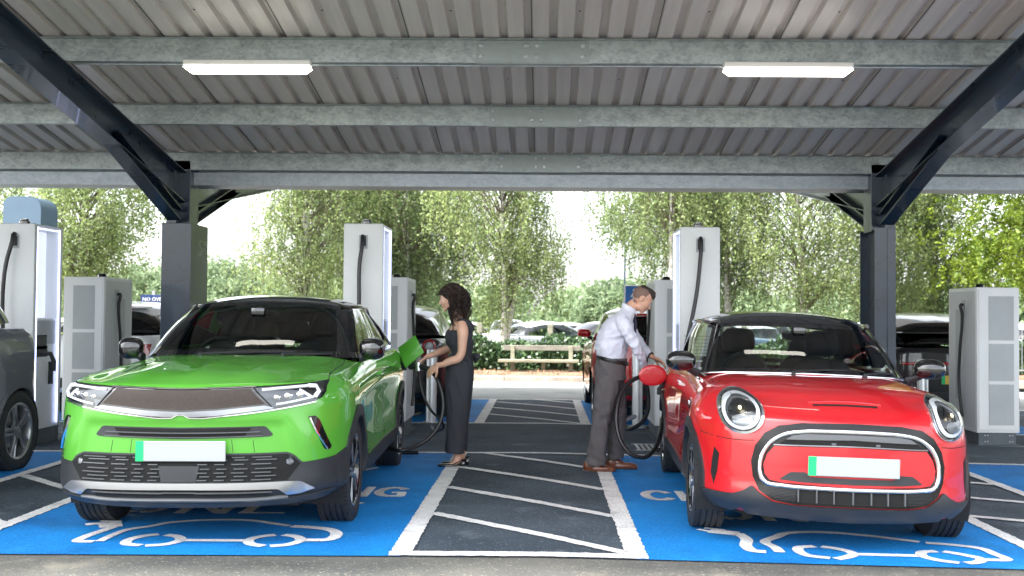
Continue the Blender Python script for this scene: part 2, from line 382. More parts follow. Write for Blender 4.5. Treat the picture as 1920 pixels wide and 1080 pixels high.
SYM_A = [
  (0.05, [(-2.64, 6.36), (-2.63, 6.58), (-2.60, 6.72), (-2.50, 6.82), (-2.43, 6.93), (-2.31, 7.0), (-2.13, 7.04), (-1.91, 7.02), (-1.75, 6.93), (-1.62, 6.85)]),
  (0.07, [(-1.60, 6.84), (-1.46, 6.80), (-1.34, 6.74), (-1.27, 6.61), (-1.29, 6.44), (-1.43, 6.42)]),
  (0.06, [(-2.36, 6.57), (-2.44, 6.51), (-2.48, 6.38), (-2.45, 6.29), (-2.35, 6.25)]),
  (0.06, [(-2.31, 6.55), (-2.24, 6.52), (-2.17, 6.40), (-2.21, 6.29), (-2.32, 6.24)]),
  (0.06, [(-2.17, 6.40), (-1.98, 6.40), (-1.79, 6.40)]),
  (0.06, [(-1.64, 6.57), (-1.72, 6.51), (-1.76, 6.42), (-1.72, 6.31), (-1.63, 6.25)]),
  (0.06, [(-1.59, 6.57), (-1.51, 6.53), (-1.45, 6.42), (-1.50, 6.29), (-1.59, 6.25)]),
  (0.06, [(-2.67, 6.35), (-2.77, 6.36), (-2.78, 6.49), (-2.75, 6.67), (-2.73, 6.79)]),
  (0.13, [(-2.74, 6.78), (-2.81, 6.93)]), (0.06, [(-2.94, 6.86), (-2.89, 6.89), (-2.81, 6.89)]), (0.05, [(-2.89, 7.00), (-2.82, 6.96), (-2.75, 6.97)])]
SYM_B = [
  (0.12, [(1.07, 6.87), (1.24, 6.80)]), (0.04, [(1.00, 6.91), (1.08, 6.84)]), (0.04, [(1.05, 6.96), (1.17, 6.90)]),
  (0.07, [(1.24, 6.81), (1.26, 6.64), (1.22, 6.41), (1.24, 6.31), (1.31, 6.29)]),
  (0.06, [(1.39, 6.29), (1.39, 6.41), (1.36, 6.57), (1.47, 6.74), (1.56, 6.86), (1.69, 6.91), (1.87, 6.91), (2.07, 6.84), (2.34, 6.69)]),
  (0.06, [(2.37, 6.67), (2.54, 6.62), (2.66, 6.54), (2.68, 6.40), (2.69, 6.25), (2.55, 6.23)]),
  (0.06, [(1.64, 6.48), (1.54, 6.44), (1.51, 6.33), (1.54, 6.22), (1.65, 6.17)]), (0.06, [(1.68, 6.48), (1.77, 6.42), (1.82, 6.30), (1.76, 6.21), (1.68, 6.15)]),
  (0.06, [(1.83, 6.29), (2.0, 6.29), (2.21, 6.29)]),
  (0.06, [(2.35, 6.43), (2.26, 6.40), (2.22, 6.28), (2.27, 6.19), (2.37, 6.13)]), (0.06, [(2.39, 6.43), (2.48, 6.35), (2.54, 6.25), (2.48, 6.16), (2.41, 6.13)])]
for w, pts in SYM_A + SYM_B: polys += stroke(pts, w * 1.08)
sheet('bay_lettering', polys, .0125, white_paint, step=9)
# drain grate by the middle cabinet
mb = MB()
for k in range(8): mb.box(.98 + k * .055, 1.01 + k * .055, 11.0, 11.5, -.02, -.006)
mb.box(.95, 1.41, 10.97, 11.0, -.02, -.005).box(.95, 1.41, 11.5, 11.53, -.02, -.005)
tag(mb.build('drain_grate', satin), 'metal drain grate in the tarmac beside the man and the middle cabinet', 'drain grate')
# far kerb, soil bank
mb = MB()
for k in range(34): mb.box(-16 + k * .95, -16 + k * .95 + .94, 22.1, 22.32, -.06, .10 + rnd.uniform(-.004, .004), .012)
tag(mb.build('kerb', kerb_mat), kind='structure')
me = bpy.data.meshes.new('soil_bed'); me.from_pydata([(-60, 22.31, .09), (60, 22.31, .09), (60, 27.5, .12), (-60, 27.5, .12)], [], [(0, 1, 2, 3)])
tag(link('soil_bed', me, soil_mat), kind='structure')
me = bpy.data.meshes.new('car_park_tarmac'); me.from_pydata([(-120, 27.4, -.34), (120, 27.4, -.34), (120, 88, -.34), (-120, 88, -.34)], [], [(0, 1, 2, 3)])
tag(link('car_park_tarmac', me, asphalt_pale), kind='structure')

# ================================================================ canopy
canopy = tag(empty('carport_canopy', (0, 11.7, 0)), 'grey ribbed metal car park canopy on navy steel frames', 'canopy')
CY = 11.7; SL = .169; ZV = 5.031 - SL * 11.6          # underside of the sheet at the valley line
def zr(y): return ZV + SL * abs(y - CY) + (.017)
XL, XR = -11.9, 11.6; YF, YB = 4.6, 19.2
def roof_half(ya, yb):
    prof = []; x = XL
    while x < XR:
        prof += [(x, 0), (x + .122, 0), (x + .136, .042), (x + .186, .042)]; x += .2
    G = []
    for y in np.linspace(ya, yb, 6): G.append([(px, y - CY, zr(y) + pz) for px, pz in prof])
    top = [[(a, b, c + .012) for a, b, c in row] for row in G]
    mb = MB(); mb.grid(G); mb.grid(top); return mb
roof_half(YF, CY - .02).build('roof_sheet', roof_mat, canopy); roof_half(CY + .02, YB).build('roof_sheet', roof_mat, canopy)
# dark fasteners of the sheets
mb = MB()
for y in (8.2, 9.55, 10.9, 7.1):
    for k in range(24):
        x = XL + .161 + .2 * (k * 5 + (0 if y != 9.55 else 2))
        if x < XR: mb.lathe([(0, 0), (0, .008), (.006, .008)], 6, 'z', (x, y - CY, zr(y) + .0375)); mb.lathe([(0, 0), (0, .008), (.006, .008)], 6, 'z', (x + .01, y + .08 - CY, zr(y) + .0375))
f = mb.build('roof_fastener', plastic_blk, canopy); f['kind'] = 'stuff'
# galvanised Z purlins with a sleeve joint in the middle
RAFT = [-11.8, -4.0, 3.66, 11.45]
def purlin(y, yaw=0, par=canopy, sleeve=True):
    z1 = zr(y) - .004; h = .178; s = 1 if y < CY else -1
    o = MB(); o.box(XL, XR, y - CY, y - CY + .003, z1 - h, z1); o.box(XL, XR, y - CY + .003, y - CY + .07 * s, z1 - h - .003, z1 - h); o.box(XL, XR, y - CY, y - CY - .07 * s, z1 - .001, z1 + .002)
    p = o.build('purlin', galvan, par)
    if sleeve:
        for xc in (-.12 + .02 * (y - 8), -7.9, 7.6):
            w = .46
            q = MB(); q.box(xc - w, xc + w, y - CY - .006, y - CY - .001, z1 - h + .004, z1 - .004); q.box(xc - w, xc + w, y - CY - .006, y - CY + .068, z1 - h - .01, z1 - h - .0035)
            pl = q.build('sleeve_plate', galvan_flat, p)
            b = MB()
            for bx in (-.42, -.05, .04, .41):
                for bz in (-.04, -.13): b.lathe([(-.024, 0), (-.024, .011), (-.014, .013), (-.010, .019), (-.006, .019)], 6, 'y', (xc + bx, y - CY, z1 + bz))
            b.build('bolt', satin, p)
    return p
for y in (5.68, 7.16, 8.64, 10.12, 11.56, 13.3, 14.8, 16.3, 17.8): purlin(y)
# valley gutter and its back plate
g = MB(); g.box(XL, XR, -.02, .34, ZV - .30, ZV - .285).box(XL, XR, -.024, -.02, ZV - .30, ZV - .16).box(XL, XR, .34, .344, ZV - .30, ZV - .06)
g.build('gutter', galvan_pale, canopy)
g = MB(); g.box(XL, XR, YF - CY - .03, YF - CY - .02, zr(YF) - .08, zr(YF) + .10).box(XL, XR, YB - CY + .02, YB - CY + .03, zr(YB) - .08, zr(YB) + .10)
g.build('fascia', dark_steel, canopy)
def i_beam(mb, path, h, w, t=.012):
    """path: list of (x,y,ztop) ; I section of height h(i), width w"""
    for a, b, ha, hb in zip(path[:-1], path[1:], h[:-1], h[1:]):
        (x, ya, za), (_, yb, zb) = a, b
        def slab(x0, x1, o0a, o1a, o0b, o1b):
            vs = [(x0, ya, za - o0a), (x1, ya, za - o0a), (x0, ya, za - o1a), (x1, ya, za - o1a), (x0, yb, zb - o0b), (x1, yb, zb - o0b), (x0, yb, zb - o1b), (x1, yb, zb - o1b)]
            mb.add(vs, [(0, 1, 3, 2), (4, 6, 7, 5), (0, 4, 5, 1), (2, 3, 7, 6), (0, 2, 6, 4), (1, 5, 7, 3)])
        slab(x - w / 2, x + w / 2, 0, t, 0, t); slab(x - w / 2, x + w / 2, ha - t, ha, hb - t, hb); slab(x - t / 2, x + t / 2, t, ha - t, t, hb - t)
    return mb
for X in RAFT:
    zt = lambda y: zr(y) - .212
    for s, ye in ((-1, YF), (1, YB)):
        y0 = CY + s * .14
        p = [(X, y0 - CY, zt(y0)), (X, ye - CY, zt(ye))]
        i_beam(MB(), p, [.34, .20] if s < 0 else [.36, .33], .18).build('rafter', dark_steel, canopy)
        # knee brace
        b = MB(); ya, yb = CY + s * .26, CY + s * 2.0; za, zb = 2.36, zt(yb) - .30
        n = Vector((0, yb - ya, zb - za)).normalized(); up = Vector((0, -n.z, n.y)) * (1 if s > 0 else -1)
        for (wx, o0, o1) in ((.075, 0, .012), (.006, .012, .12), (.075, .12, .132)):
            vs = []
            for (yy, zz) in ((ya, za), (yb, zb)):
                for xx in (-wx, wx):
                    for o in (o0, o1): vs.append((X + xx, yy - CY + up.y * o, zz + up.z * o))
            b.add(vs, [(0, 1, 3, 2), (4, 6, 7, 5), (0, 4, 5, 1), (2, 3, 7, 6), (0, 2, 6, 4), (1, 5, 7, 3)])
        b.build('knee_brace', dark_steel, canopy)
    m = MB(); m.box(X - .13, X + .13, -.14, .14, 2.30, zr(CY) - .06, .004); m.box(X - .02, X + .02, -.26, .26, 2.3, 2.9)
    m.build('column_head', dark_steel, canopy)
    m = MB(); zb_ = zg(X)
    if X < 0: m.box(X - .12, X + .20, -.30, .28, zb_ + .02, 2.33, .006)
    else: m.box(X + .0, X + .09, -.28, .28, zb_ + .02, 2.33, .004).box(X - .13, X + .0, -.27, -.255, zb_ + .02, 2.33).box(X - .13, X + .0, .255, .27, zb_ + .02, 2.33).box(X - .05, X + .0, -.255, .255, zb_ + .02, 2.33)
    m.box(X - .2, X + .24, -.36, .34, zb_, zb_ + .022)
    m.build('column', dark_steel, canopy)
# ---- batten lights under the purlin
white_pl = M('lamp_housing', (.75, .74, .70), .4)
lamp_em = M('lamp_glow', (1, .96, .86), .4, emit=1.5)
def batten(x, y, label):
    z = zr(8.64) - .184; t = tag(empty('batten_light', (x, y, z)), label, 'light', 'strip lights under the canopy')
    w = .52
    MB().box(-w, w, -.055, .055, -.045, 0, .012).build('housing', white_pl, t, 30)
    m = MB(); m.prism([(-w + .02, -.046), (-w - .0, -.06), (-w + .05, -.098), (w - .05, -.098), (w, -.06), (w - .02, -.046)], 'y', -.05, .05); m.build('diffuser', lamp_em, t)
    return t
batten(-2.43, 8.62, 'lit white strip light under the canopy above the green car'); batten(1.96, 8.62, 'lit white strip light under the canopy above the red car')
for x in (-2.43, 1.96): pass

# ================================================================ chargers
ch_white = M('charger_white', (.72, .74, .73), .38, var=.04, scale=2)
ch_grey = M('charger_panel', (.40, .43, .44), .45)
ch_side = M('charger_side', (.58, .60, .60), .42, var=.03, scale=3)
louv = M('louvre_grey', (.42, .45, .455), .5, var=.08, scale=3)
plinth_m = M('plinth', (.10, .12, .135), .7, var=.2, scale=6)
led_blue = M('led_strip', (.55, .62, 1.), .4, emit=.9)
led_panel = M('light_box', (.72, .76, .9), .5, emit=.16)
scr_m = M('screen', (.012, .02, .024), .12)
def cable(pts, r, name='charging_cable', label=None, parent=None, n=60, mat=None):
    P = smooth_path(pts, n); m = MB(); m.tube(P, r, 10)
    o = m.build(name, mat or cable_mat, parent, 60)
    if label: tag(o, label, 'cable')
    return o
def tall_charger(x, y, side, label):
    """slim dispenser; side = +1: the screen side looks to +x, -1: to -x"""
    t = tag(empty('charging_post', (x, y, zg(x))), label, 'charger'); w = .205; d = .66; H = 2.31
    s = side; a, b = (-w, w)
    b_ = MB(); 
    b_.box(a, b, 0, .07, .16, H, .018); b_.box(a, b, d - .07, d, .16, H, .018)
    b_.box(-s * w, -s * (w - .25), .071, d - .071, .161, H - .001)        # solid back half
    b_.box(-s * (w - .2501), s * (w - .012), .071, d - .071, H - .05, H - .002)
    b_.box(-s * (w - .2501), s * (w - .03), .071, d - .071, .162, 1.32)
    b_.build('cabinet', ch_white, t, 40)
    MB().box(-w + .01, w - .01, .02, d - .02, 0, .161).build('plinth', plinth_m, t)
    MB().box(-s * (w - .251), -s * (w - .256), .075, d - .075, 1.33, H - .055).build('light_box', led_panel, t)
    m = MB()
    for yy in (.071, d - .083): m.box(s * (w - .012), s * (w - .002), yy, yy + .012, .2, H - .03)
    m.box(s * (w - .012), s * (w - .002), .083, d - .083, H - .05, H - .04); m.build('led_strip', led_blue, t)
    MB().box(s * (w - .0299), s * (w - .026), .10, d - .10, 1.05, 1.30).build('side_panel', ch_grey, t)
    MB().box(s * (w - .0299), s * (w - .022), .13, d - .28, .92, 1.03).box(s * (w - .0299), s * (w - .022), .13, d - .3, 1.0, 1.15).build('screen', scr_m, t)
    MB().box(s * (w - .0299), s * (w - .022), .42, .52, .62, .86).build('card_reader', scr_m, t)
    # cable outlet recess on the face, with its dark hood
    MB().box(-.045, .045, -.006, .002, H - .26, H - .12, .003).build('cable_outlet', ch_grey, t)
    MB().box(-.028, .028, -.009, -.004, H - .235, H - .132, .002).build('outlet_mouth', plastic_blk, t)
    m = MB()
    for k in range(9): m.box(-.16, .16, -.003, .001, 1.18 - k * .035, 1.195 - k * .035)
    m.build('vent', louv, t)
    m = MB(); m.lathe([(0, 0), (0, .055), (.035, .055), (.045, .04), (.06, .04), (.066, 0)], 14, 'z', (0, .2, H)); m.build('antenna', gloss_blk, t, 40)
    return t
def cabinet(x0, x1, y, d, side, label, H=1.80):
    """wide power cabinet: louvred door to the front, cable on the side face"""
    xc = (x0 + x1) / 2; w = (x1 - x0) / 2; s = side
    t = tag(empty('power_cabinet', (xc, y, zg(xc))), label, 'charger cabinet')
    m = MB(); m.box(-w, w, 0, d, .15, H, .008); m.box(-w + .02, w - .02, -.008, .001, .19, H - .03); m.build('cabinet', ch_white, t, 40)
    MB().box(-w + .03, w - .03, .03, d - .03, .0, .151).box(-w - .03, w + .03, -.06, d, -.05, .012).build('plinth', plinth_m, t)
    b = MB()
    for bx in (-w + .10, w - .10):
        for bz in (.05, .12): b.lathe([(.022, 0), (.022, .008), (.031, .008)], 8, 'y', (bx, 0, bz)); b.lathe([(.022, 0), (.022, .008), (.031, .008)], 8, 'y', (bx + .03, 0, bz))
    b.build('bolt', satin, t)
    hs = [(.24, .70), (.74, 1.16), (1.20, H - .10)]
    for za, zb in hs:
        m = MB(); n = 14; xa, xb = -w * .45, w * .72
        if s > 0: xa, xb = -w * .5, w * .55
        for k in range(n):
            x = xa + (xb - xa) * k / n; m.box(x, x + (xb - xa) / n * .62, -.014, -.0085, za, zb)
        m.box(xa, xb, -.0125, -.0082, za, zb); m.build('louvre', louv, t)
    m = MB(); m.box(s * w, s * (w + .004), .04, d - .04, .2, H - .04); m.build('side_door', ch_side, t)
    m = MB(); m.box(s * (w + .0041), s * (w + .008), d * .55, d * .72, .5, H - .25); m.build('side_louvre', louv, t)
    MB().box(s * (w + .0041), s * (w + .014), d * .36, d * .48, H - .34, H - .14, .002).build('cable_outlet', ch_grey, t)
    m = MB(); m.lathe([(0, 0), (0, .05), (.03, .05), (.05, .035), (.055, 0)], 14, 'z', (w * .3 * s, d * .4, H)); m.build('antenna', gloss_blk, t, 40)
    sx = s * (w + .03); yy = d * .42
    cable([(s * w, yy, H - .2), (sx + s * .01, yy, H - .19), (sx, yy, H - .3), (sx + s * .012, yy + .03, 1.1), (sx + s * .02, yy + .05, .75), (sx + s * .01, yy + .02, .45), (sx, yy, .30)], .018, 'cable', parent=t)
    return t
tall_charger(-5.48, 10.95, 1, 'tall white charging post with glowing side niche at the left edge of the picture')
tall_charger(-1.865, 10.95, 1, 'tall white charging post rising behind the green car, cable hanging down its face')
tall_charger(1.60, 10.95, -1, 'tall white charging post rising behind the red car')
cabinet(-5.53, -5.06, 12.2, .84, 1, 'short white power cabinet with louvred doors left of the navy column and the green car')
cabinet(-2.04, -1.57, 12.2, .84, 1, 'short white power cabinet behind the tall charging post and the woman')
cabinet(1.26, 1.74, 12.1, .95, -1, 'short grey power cabinet between the man and the tall charging post')
cabinet(4.92, 5.40, 12.2, .84, -1, 'short white power cabinet with three louvred panels right of the red car')
# cables from the tall posts' faces
z0 = 2.31 - .15
def post_cable(x, y, pts, label): return cable([(x, y + .01, z0), (x, y - .035, z0 + .005), (x, y - .055, z0 - .06)] + pts, .021, label=label)
post_cable(-5.48, 10.95, [(-5.52, 10.87, 1.9), (-5.55, 10.86, 1.3), (-5.5, 10.86, .8), (-5.45, 10.8, .3)], 'black charging cable hanging from the post at the left edge')
post_cable(-1.865, 10.95, [(-1.885, 10.87, 1.9), (-1.885, 10.85, 1.5), (-1.87, 10.84, 1.0), (-1.83, 10.80, .5), (-1.7, 10.7, .08), (-1.5, 10.4, .03), (-1.36, 10.32, .03), (-1.2, 10.3, .035)], 'black charging cable hanging from the post behind the green car')
post_cable(1.60, 10.95, [(1.585, 10.87, 1.9), (1.55, 10.85, 1.6), (1.47, 10.83, 1.2), (1.38, 10.80, .8), (1.30, 10.7, .4), (1.22, 10.6, .06), (1.12, 10.6, .04)], 'black charging cable hanging from the post behind the red car')
# bollards
boll = M('bollard_steel', (.62, .65, .66), .35, .5, var=.06, scale=5)
def bollard(x, y, label, h=.93):
    m = MB(); m.lathe([(0, 0), (0, .11), (.012, .11), (.014, .066), (h - .02, .066), (h, .06), (h + .004, 0)], 20, 'z', (x, y, zg(x)))
    return tag(m.build('bollard', boll, None, 40), label, 'bollard', 'round steel bollards by the charging points')
bollard(-1.425, 13.6, 'round steel bollard standing just behind the woman\'s cable'); bollard(1.17, 13.3, 'round steel bollard standing just behind the man\'s trousers and the hose loop')
bollard(4.66, 13.2, 'round steel bollard right of the red car\'s door mirror')

# ================================================================ bench, posts, signs, totem
wood = M('weathered_wood', (.26, .25, .18), .8, var=.25, scale=4, stretch=(1, 6, 6), bump=.3, bscale=30)
wood_dk = M('weathered_rail', (.20, .19, .155), .8, var=.25, scale=4, stretch=(1, 6, 6), bump=.3, bscale=30)
bench = tag(empty('park_bench', (.0, 24.2, .04)), 'low weathered wooden bench in front of the leafy hedge', 'bench')
MB().box(-1.02, .80, -.22, .0, .27, .335, .01).build('seat', wood, bench)
MB().box(-.92, .84, .05, .10, .53, .65, .01).build('backrest', wood_dk, bench)
for x in (-.70, .0, .62): MB().box(x - .045, x + .045, .0, .05, 0, .64 if x else .27, .006).build('post', wood, bench)
for x in (-.84, .55): MB().box(x - .03, x + .03, -.20, -.005, .19, .269, .004).build('bracket', wood, bench)
posts = [(-2.15, 25.8), (-1.55, 25.8), (.16, 25.8), (2.15, 26.2), (-3.9, 25.9), (3.4, 26.2), (4.9, 26.2), (6.6, 26.2), (8.4, 26.2), (10.2, 26.2), (11.9, 26.2)]
PL = ['square wooden post in the hedge just right of the woman\'s elbow', 'square wooden post in the hedge between the woman and the white birch trunk', 'square wooden post rising behind the middle of the bench', 'square wooden post in the hedge just left of the man', 'square wooden post in the hedge hidden behind the woman\'s charging cabinet'] + ['square wooden post in the hedge seen past the red car, %s from the man' % w for w in ('first', 'second', 'third', 'fourth', 'fifth', 'sixth')]
for i, (x, y) in enumerate(posts):
    m = MB(); m.box(x - .065, x + .065, y - .065, y + .065, 0, 1.18 + .04 * math.sin(i * 3), .012)
    tag(m.build('fence_post', wood), PL[i], 'post', 'wooden posts in the hedge')
sign_blue = M('sign_blue', (.01, .16, .52), .4); sign_navy = M('sign_navy', (.012, .035, .13), .4); sign_white = M('sign_white', (.85, .86, .86), .4)
def text_mesh(name, s, size, mat, parent, loc, rx=90):
    cu = bpy.data.curves.new(name, 'FONT'); cu.body = s; cu.size = size; cu.extrude = .002; cu.align_x = 'LEFT'; cu.resolution_u = 2
    o = bpy.data.objects.new(name, cu); C.objects.link(o); dg = bpy.context.evaluated_depsgraph_get(); me = bpy.data.meshes.new_from_object(o.evaluated_get(dg))
    bpy.data.objects.remove(o); bpy.data.curves.remove(cu); q = link(name, me, mat, parent); q.rotation_euler = (R(rx), 0, 0); q.location = loc; return q
sg = tag(empty('footpath_sign', (2.05, 19.5, 0)), 'blue footpath sign with a white walking figure and the word Buses behind the man\'s head', 'sign')
def D2(px, D): return (px - 1020) / 2000 * D
MB().box(-.02, .02, 0, .04, 0, 1.80).build('post', satin, sg)
MB().box(-.58, .20, -.03, -.01, 1.52, 1.93, .004).build('sign_panel', sign_white, sg)
MB().box(-.565, .185, -.034, -.031, 1.535, 1.915).build('sign_face', sign_blue, sg)
m = MB(); m.lathe([(-.004, 0), (-.004, .032), (0, .032)], 12, 'y', (-.40, -.036, 1.835))
def flatbar(m, a, b, w, y=-.038):
    A = Vector(a); B = Vector(b); d = (B - A).normalized(); n = Vector((-d.y, d.x)) * w / 2
    m.prism([(A - n)[:], (B - n)[:], (B + n)[:], (A + n)[:]], 'y', y, y + .003)
for a, b, w in (((-.40, 1.80), (-.41, 1.69), .05), ((-.41, 1.70), (-.46, 1.60), .03), ((-.40, 1.70), (-.35, 1.60), .03), ((-.40, 1.79), (-.34, 1.73), .025), ((-.42, 1.79), (-.46, 1.72), .025)): flatbar(m, a, b, w)
m.build('walking_figure', sign_white, sg)
text_mesh('lettering', 'Buses', .15, sign_white, sg, (-.26, -.036, 1.79)); text_mesh('lettering', 'Taxis', .15, sign_white, sg, (-.26, -.036, 1.64))
sg = tag(empty('parking_sign', (-9.9, 26, 0)), 'navy sign reading NO OVERNIGHT PARKING half hidden by the left column', 'sign')
MB().box(.3, .36, 0, .05, 0, 1.9).build('post', satin, sg)
MB().box(.03, 1.1, -.03, -.005, 1.42, 1.80, .004).build('sign_face', sign_navy, sg)
text_mesh('lettering', 'NO OVERNIGHT', .125, sign_white, sg, (.07, -.034, 1.65)); text_mesh('lettering', 'PARKING', .125, sign_white, sg, (.32, -.034, 1.50))
tot = tag(empty('sign_totem', (-11.7, 24.0, 0)), 'large blue-grey totem with a rounded top behind the left charging post', 'totem')
navy_t = M('totem_navy', (.022, .055, .09), .45, var=.08, scale=2); navy_l = M('totem_blue', (.055, .095, .135), .45, var=.08, scale=2)
pr = [(-.45, 0), (.42, 0)] + [(.42 - .28 + .28 * math.cos(a), 3.95 - .28 + .28 * math.sin(a)) for a in np.linspace(0, math.pi / 2, 7)] + [(-.45 + .2 - .2 * math.sin(a), 3.95 - .2 + .2 * math.cos(a)) for a in np.linspace(0, math.pi / 2, 6)]
MB().prism(pr, 'y', -.3, .5).build('body', navy_t, tot)
MB().prism([(a * .985, b * .998) for a, b in pr], 'y', -.31, -.3).build('face_panel', navy_l, tot)
MB().box(.33, .42, -.4, -.311, 1.55, 1.98, .01).build('notice_box', ch_white, tot)
# thin lamp column behind the man
lm = tag(empty('lamp_column', (3.4, 45, 0)), 'thin grey lamp column far behind the man among the trees', 'lamp post')
MB().tube([(0, 0, 0), (0, 0, 4.6)], [.05, .035], 8).build('pole', dark_steel, lm)
MB().box(-.3, .05, -.06, .06, 4.58, 4.66, .01).build('lamp_head', satin, lm)

rl = tag(empty('railing', (9.9, 22.6, .1)), 'thin galvanised railing at the right edge beyond the right power cabinet', 'railing')
MB().box(0, 2.4, -.02, .02, 1.16, 1.20).box(0, 2.4, -.02, .02, .18, .21).build('rail', satin, rl)
for k in range(24): MB().box(.05 + k * .1, .062 + k * .1, -.008, .008, .21, 1.16).build('bar', satin, rl)

# side laps of the sheets and the conduit feeding the lights
x = XL + .187; k = 0
while x < XR:
    if k % 5 == 3:
        lp = MB()
        for (ya, yb) in ((YF, CY - .03),): lp.add([(x - .003, ya - CY, zr(ya) + .001), (x + .003, ya - CY, zr(ya) + .001), (x + .003, yb - CY, zr(yb) + .001), (x - .003, yb - CY, zr(yb) + .001), (x - .003, ya - CY, zr(ya) - .0025), (x + .003, ya - CY, zr(ya) - .0025), (x + .003, yb - CY, zr(yb) - .0025), (x - .003, yb - CY, zr(yb) - .0025)], [(0, 1, 2, 3), (4, 7, 6, 5), (0, 4, 5, 1), (3, 2, 6, 7), (0, 3, 7, 4), (1, 5, 6, 2)])
        lp.build('sheet_lap', plastic_blk, canopy)
    x += .2; k += 1
zc = zr(8.64) - .19
MB().tube([(RAFT[1] + .1, 8.72 - CY, zc), (RAFT[2] - .1, 8.72 - CY, zc)], .010, 8).build('conduit', galvan_pale, canopy, 40)
# ================================================================ cars
def superell(mb, c, r, e=(.7, .7), n=(16, 10), mtx=None):
    """rounded box / egg: centre c, radii r, exponents e (1 = ellipsoid, small = boxy)"""
    def pw(v, p): return math.copysign(abs(v) ** p, v)
    vs = []; fs = []; nu, nv = n
    for j in range(1, nv):
        ph = -math.pi / 2 + math.pi * j / nv
        for i in range(nu):
            th = 2 * math.pi * i / nu
            v = Vector((r[0] * pw(math.cos(ph), e[1]) * pw(math.cos(th), e[0]), r[1] * pw(math.cos(ph), e[1]) * pw(math.sin(th), e[0]), r[2] * pw(math.sin(ph), e[1])))
            if mtx is not None: v = mtx @ v
            vs.append((v + Vector(c))[:])
    for sgn in (-1, 1):
        v = Vector((0, 0, r[2] * sgn))
        if mtx is not None: v = mtx @ v
        vs.append((v + Vector(c))[:])
    for j in range(nv - 2):
        for i in range(nu): fs.append((j * nu + i, j * nu + (i + 1) % nu, (j + 1) * nu + (i + 1) % nu, (j + 1) * nu + i))
    b = (nv - 1) * nu
    for i in range(nu): fs.append((b, (i + 1) % nu, i)); fs.append((b + 1, (nv - 2) * nu + i, (nv - 2) * nu + (i + 1) % nu))
    return mb.add(vs, fs)
def mirror(mb):
    o = MB(); o.v = [(-x, y, z) for x, y, z in mb.v]; o.f = [f[::-1] for f in mb.f]; return o
def resample_grid(Gc, tj, m, k):
    """control grid [ring][col][3] -> dense grid; m samples per column interval, k per ring interval"""
    te = np.concatenate([np.linspace(a, b, m, endpoint=False) for a, b in zip(tj[:-1], tj[1:])] + [[tj[-1]]])
    rows = np.array([herm(tj, g, te) for g in Gc])
    tk = np.mean([chord(rows[:, c]) for c in range(rows.shape[1])], axis=0)
    tke = np.concatenate([np.linspace(a, b, k, endpoint=False) for a, b in zip(tk[:-1], tk[1:])] + [[tk[-1]]])
    return herm(tk, rows, tke)
class Surf:
    def __init__(s, bms):
        vs = []; fs = []
        for m in bms:
            k = len(vs); vs += [Vector(v) for v in m.v]; fs += [[i + k for i in f] for f in m.f]
        s.bvh = BVHTree.FromPolygons(vs, fs)
    def hit(s, axis, a, b, sg=1):
        if axis == 'y': o, d = Vector((a, -3 if sg > 0 else 8, b)), Vector((0, 1 if sg > 0 else -1, 0))
        elif axis == 'x': o, d = Vector((3 * sg, a, b)), Vector((-sg, 0, 0))
        else: o, d = Vector((a, b, 4)), Vector((0, 0, -1))
        p, n, i, _ = s.bvh.ray_cast(o, d)
        if p is None: p, n, i, _ = s.bvh.find_nearest(o + d * (3.0 if axis == 'y' else 2.1))
        if n.dot(d) > 0: n = -n
        return p, n
def densify(poly, res, closed=True):
    out = []; n = len(poly)
    for i in range(n if closed else n - 1):
        a = Vector(poly[i]); b = Vector(poly[(i + 1) % n]); k = max(1, int(math.ceil((b - a).length / res)))
        out += [a.lerp(b, j / k) for j in range(k)]
    if not closed: out.append(Vector(poly[-1]))
    return out
def inside(p, poly):
    x, y = p; c = False; n = len(poly)
    for i in range(n):
        x1, y1 = poly[i]; x2, y2 = poly[(i + 1) % n]
        if (y1 > y) != (y2 > y) and x < (x2 - x1) * (y - y1) / (y2 - y1) + x1: c = not c
    return c
def rnd_poly(poly, rad, k=4):
    """round the corners of a 2-D outline"""
    out = []; n = len(poly)
    for i in range(n):
        p0, p, p1 = Vector(poly[i - 1]), Vector(poly[i]), Vector(poly[(i + 1) % n]); r = min(rad, (p0 - p).length * .45, (p1 - p).length * .45)
        a = p + (p0 - p).normalized() * r; b = p + (p1 - p).normalized() * r
        for j in range(k + 1):
            t = j / k; out.append(((1 - t) ** 2 * a + 2 * t * (1 - t) * p + t * t * b)[:])
    return out
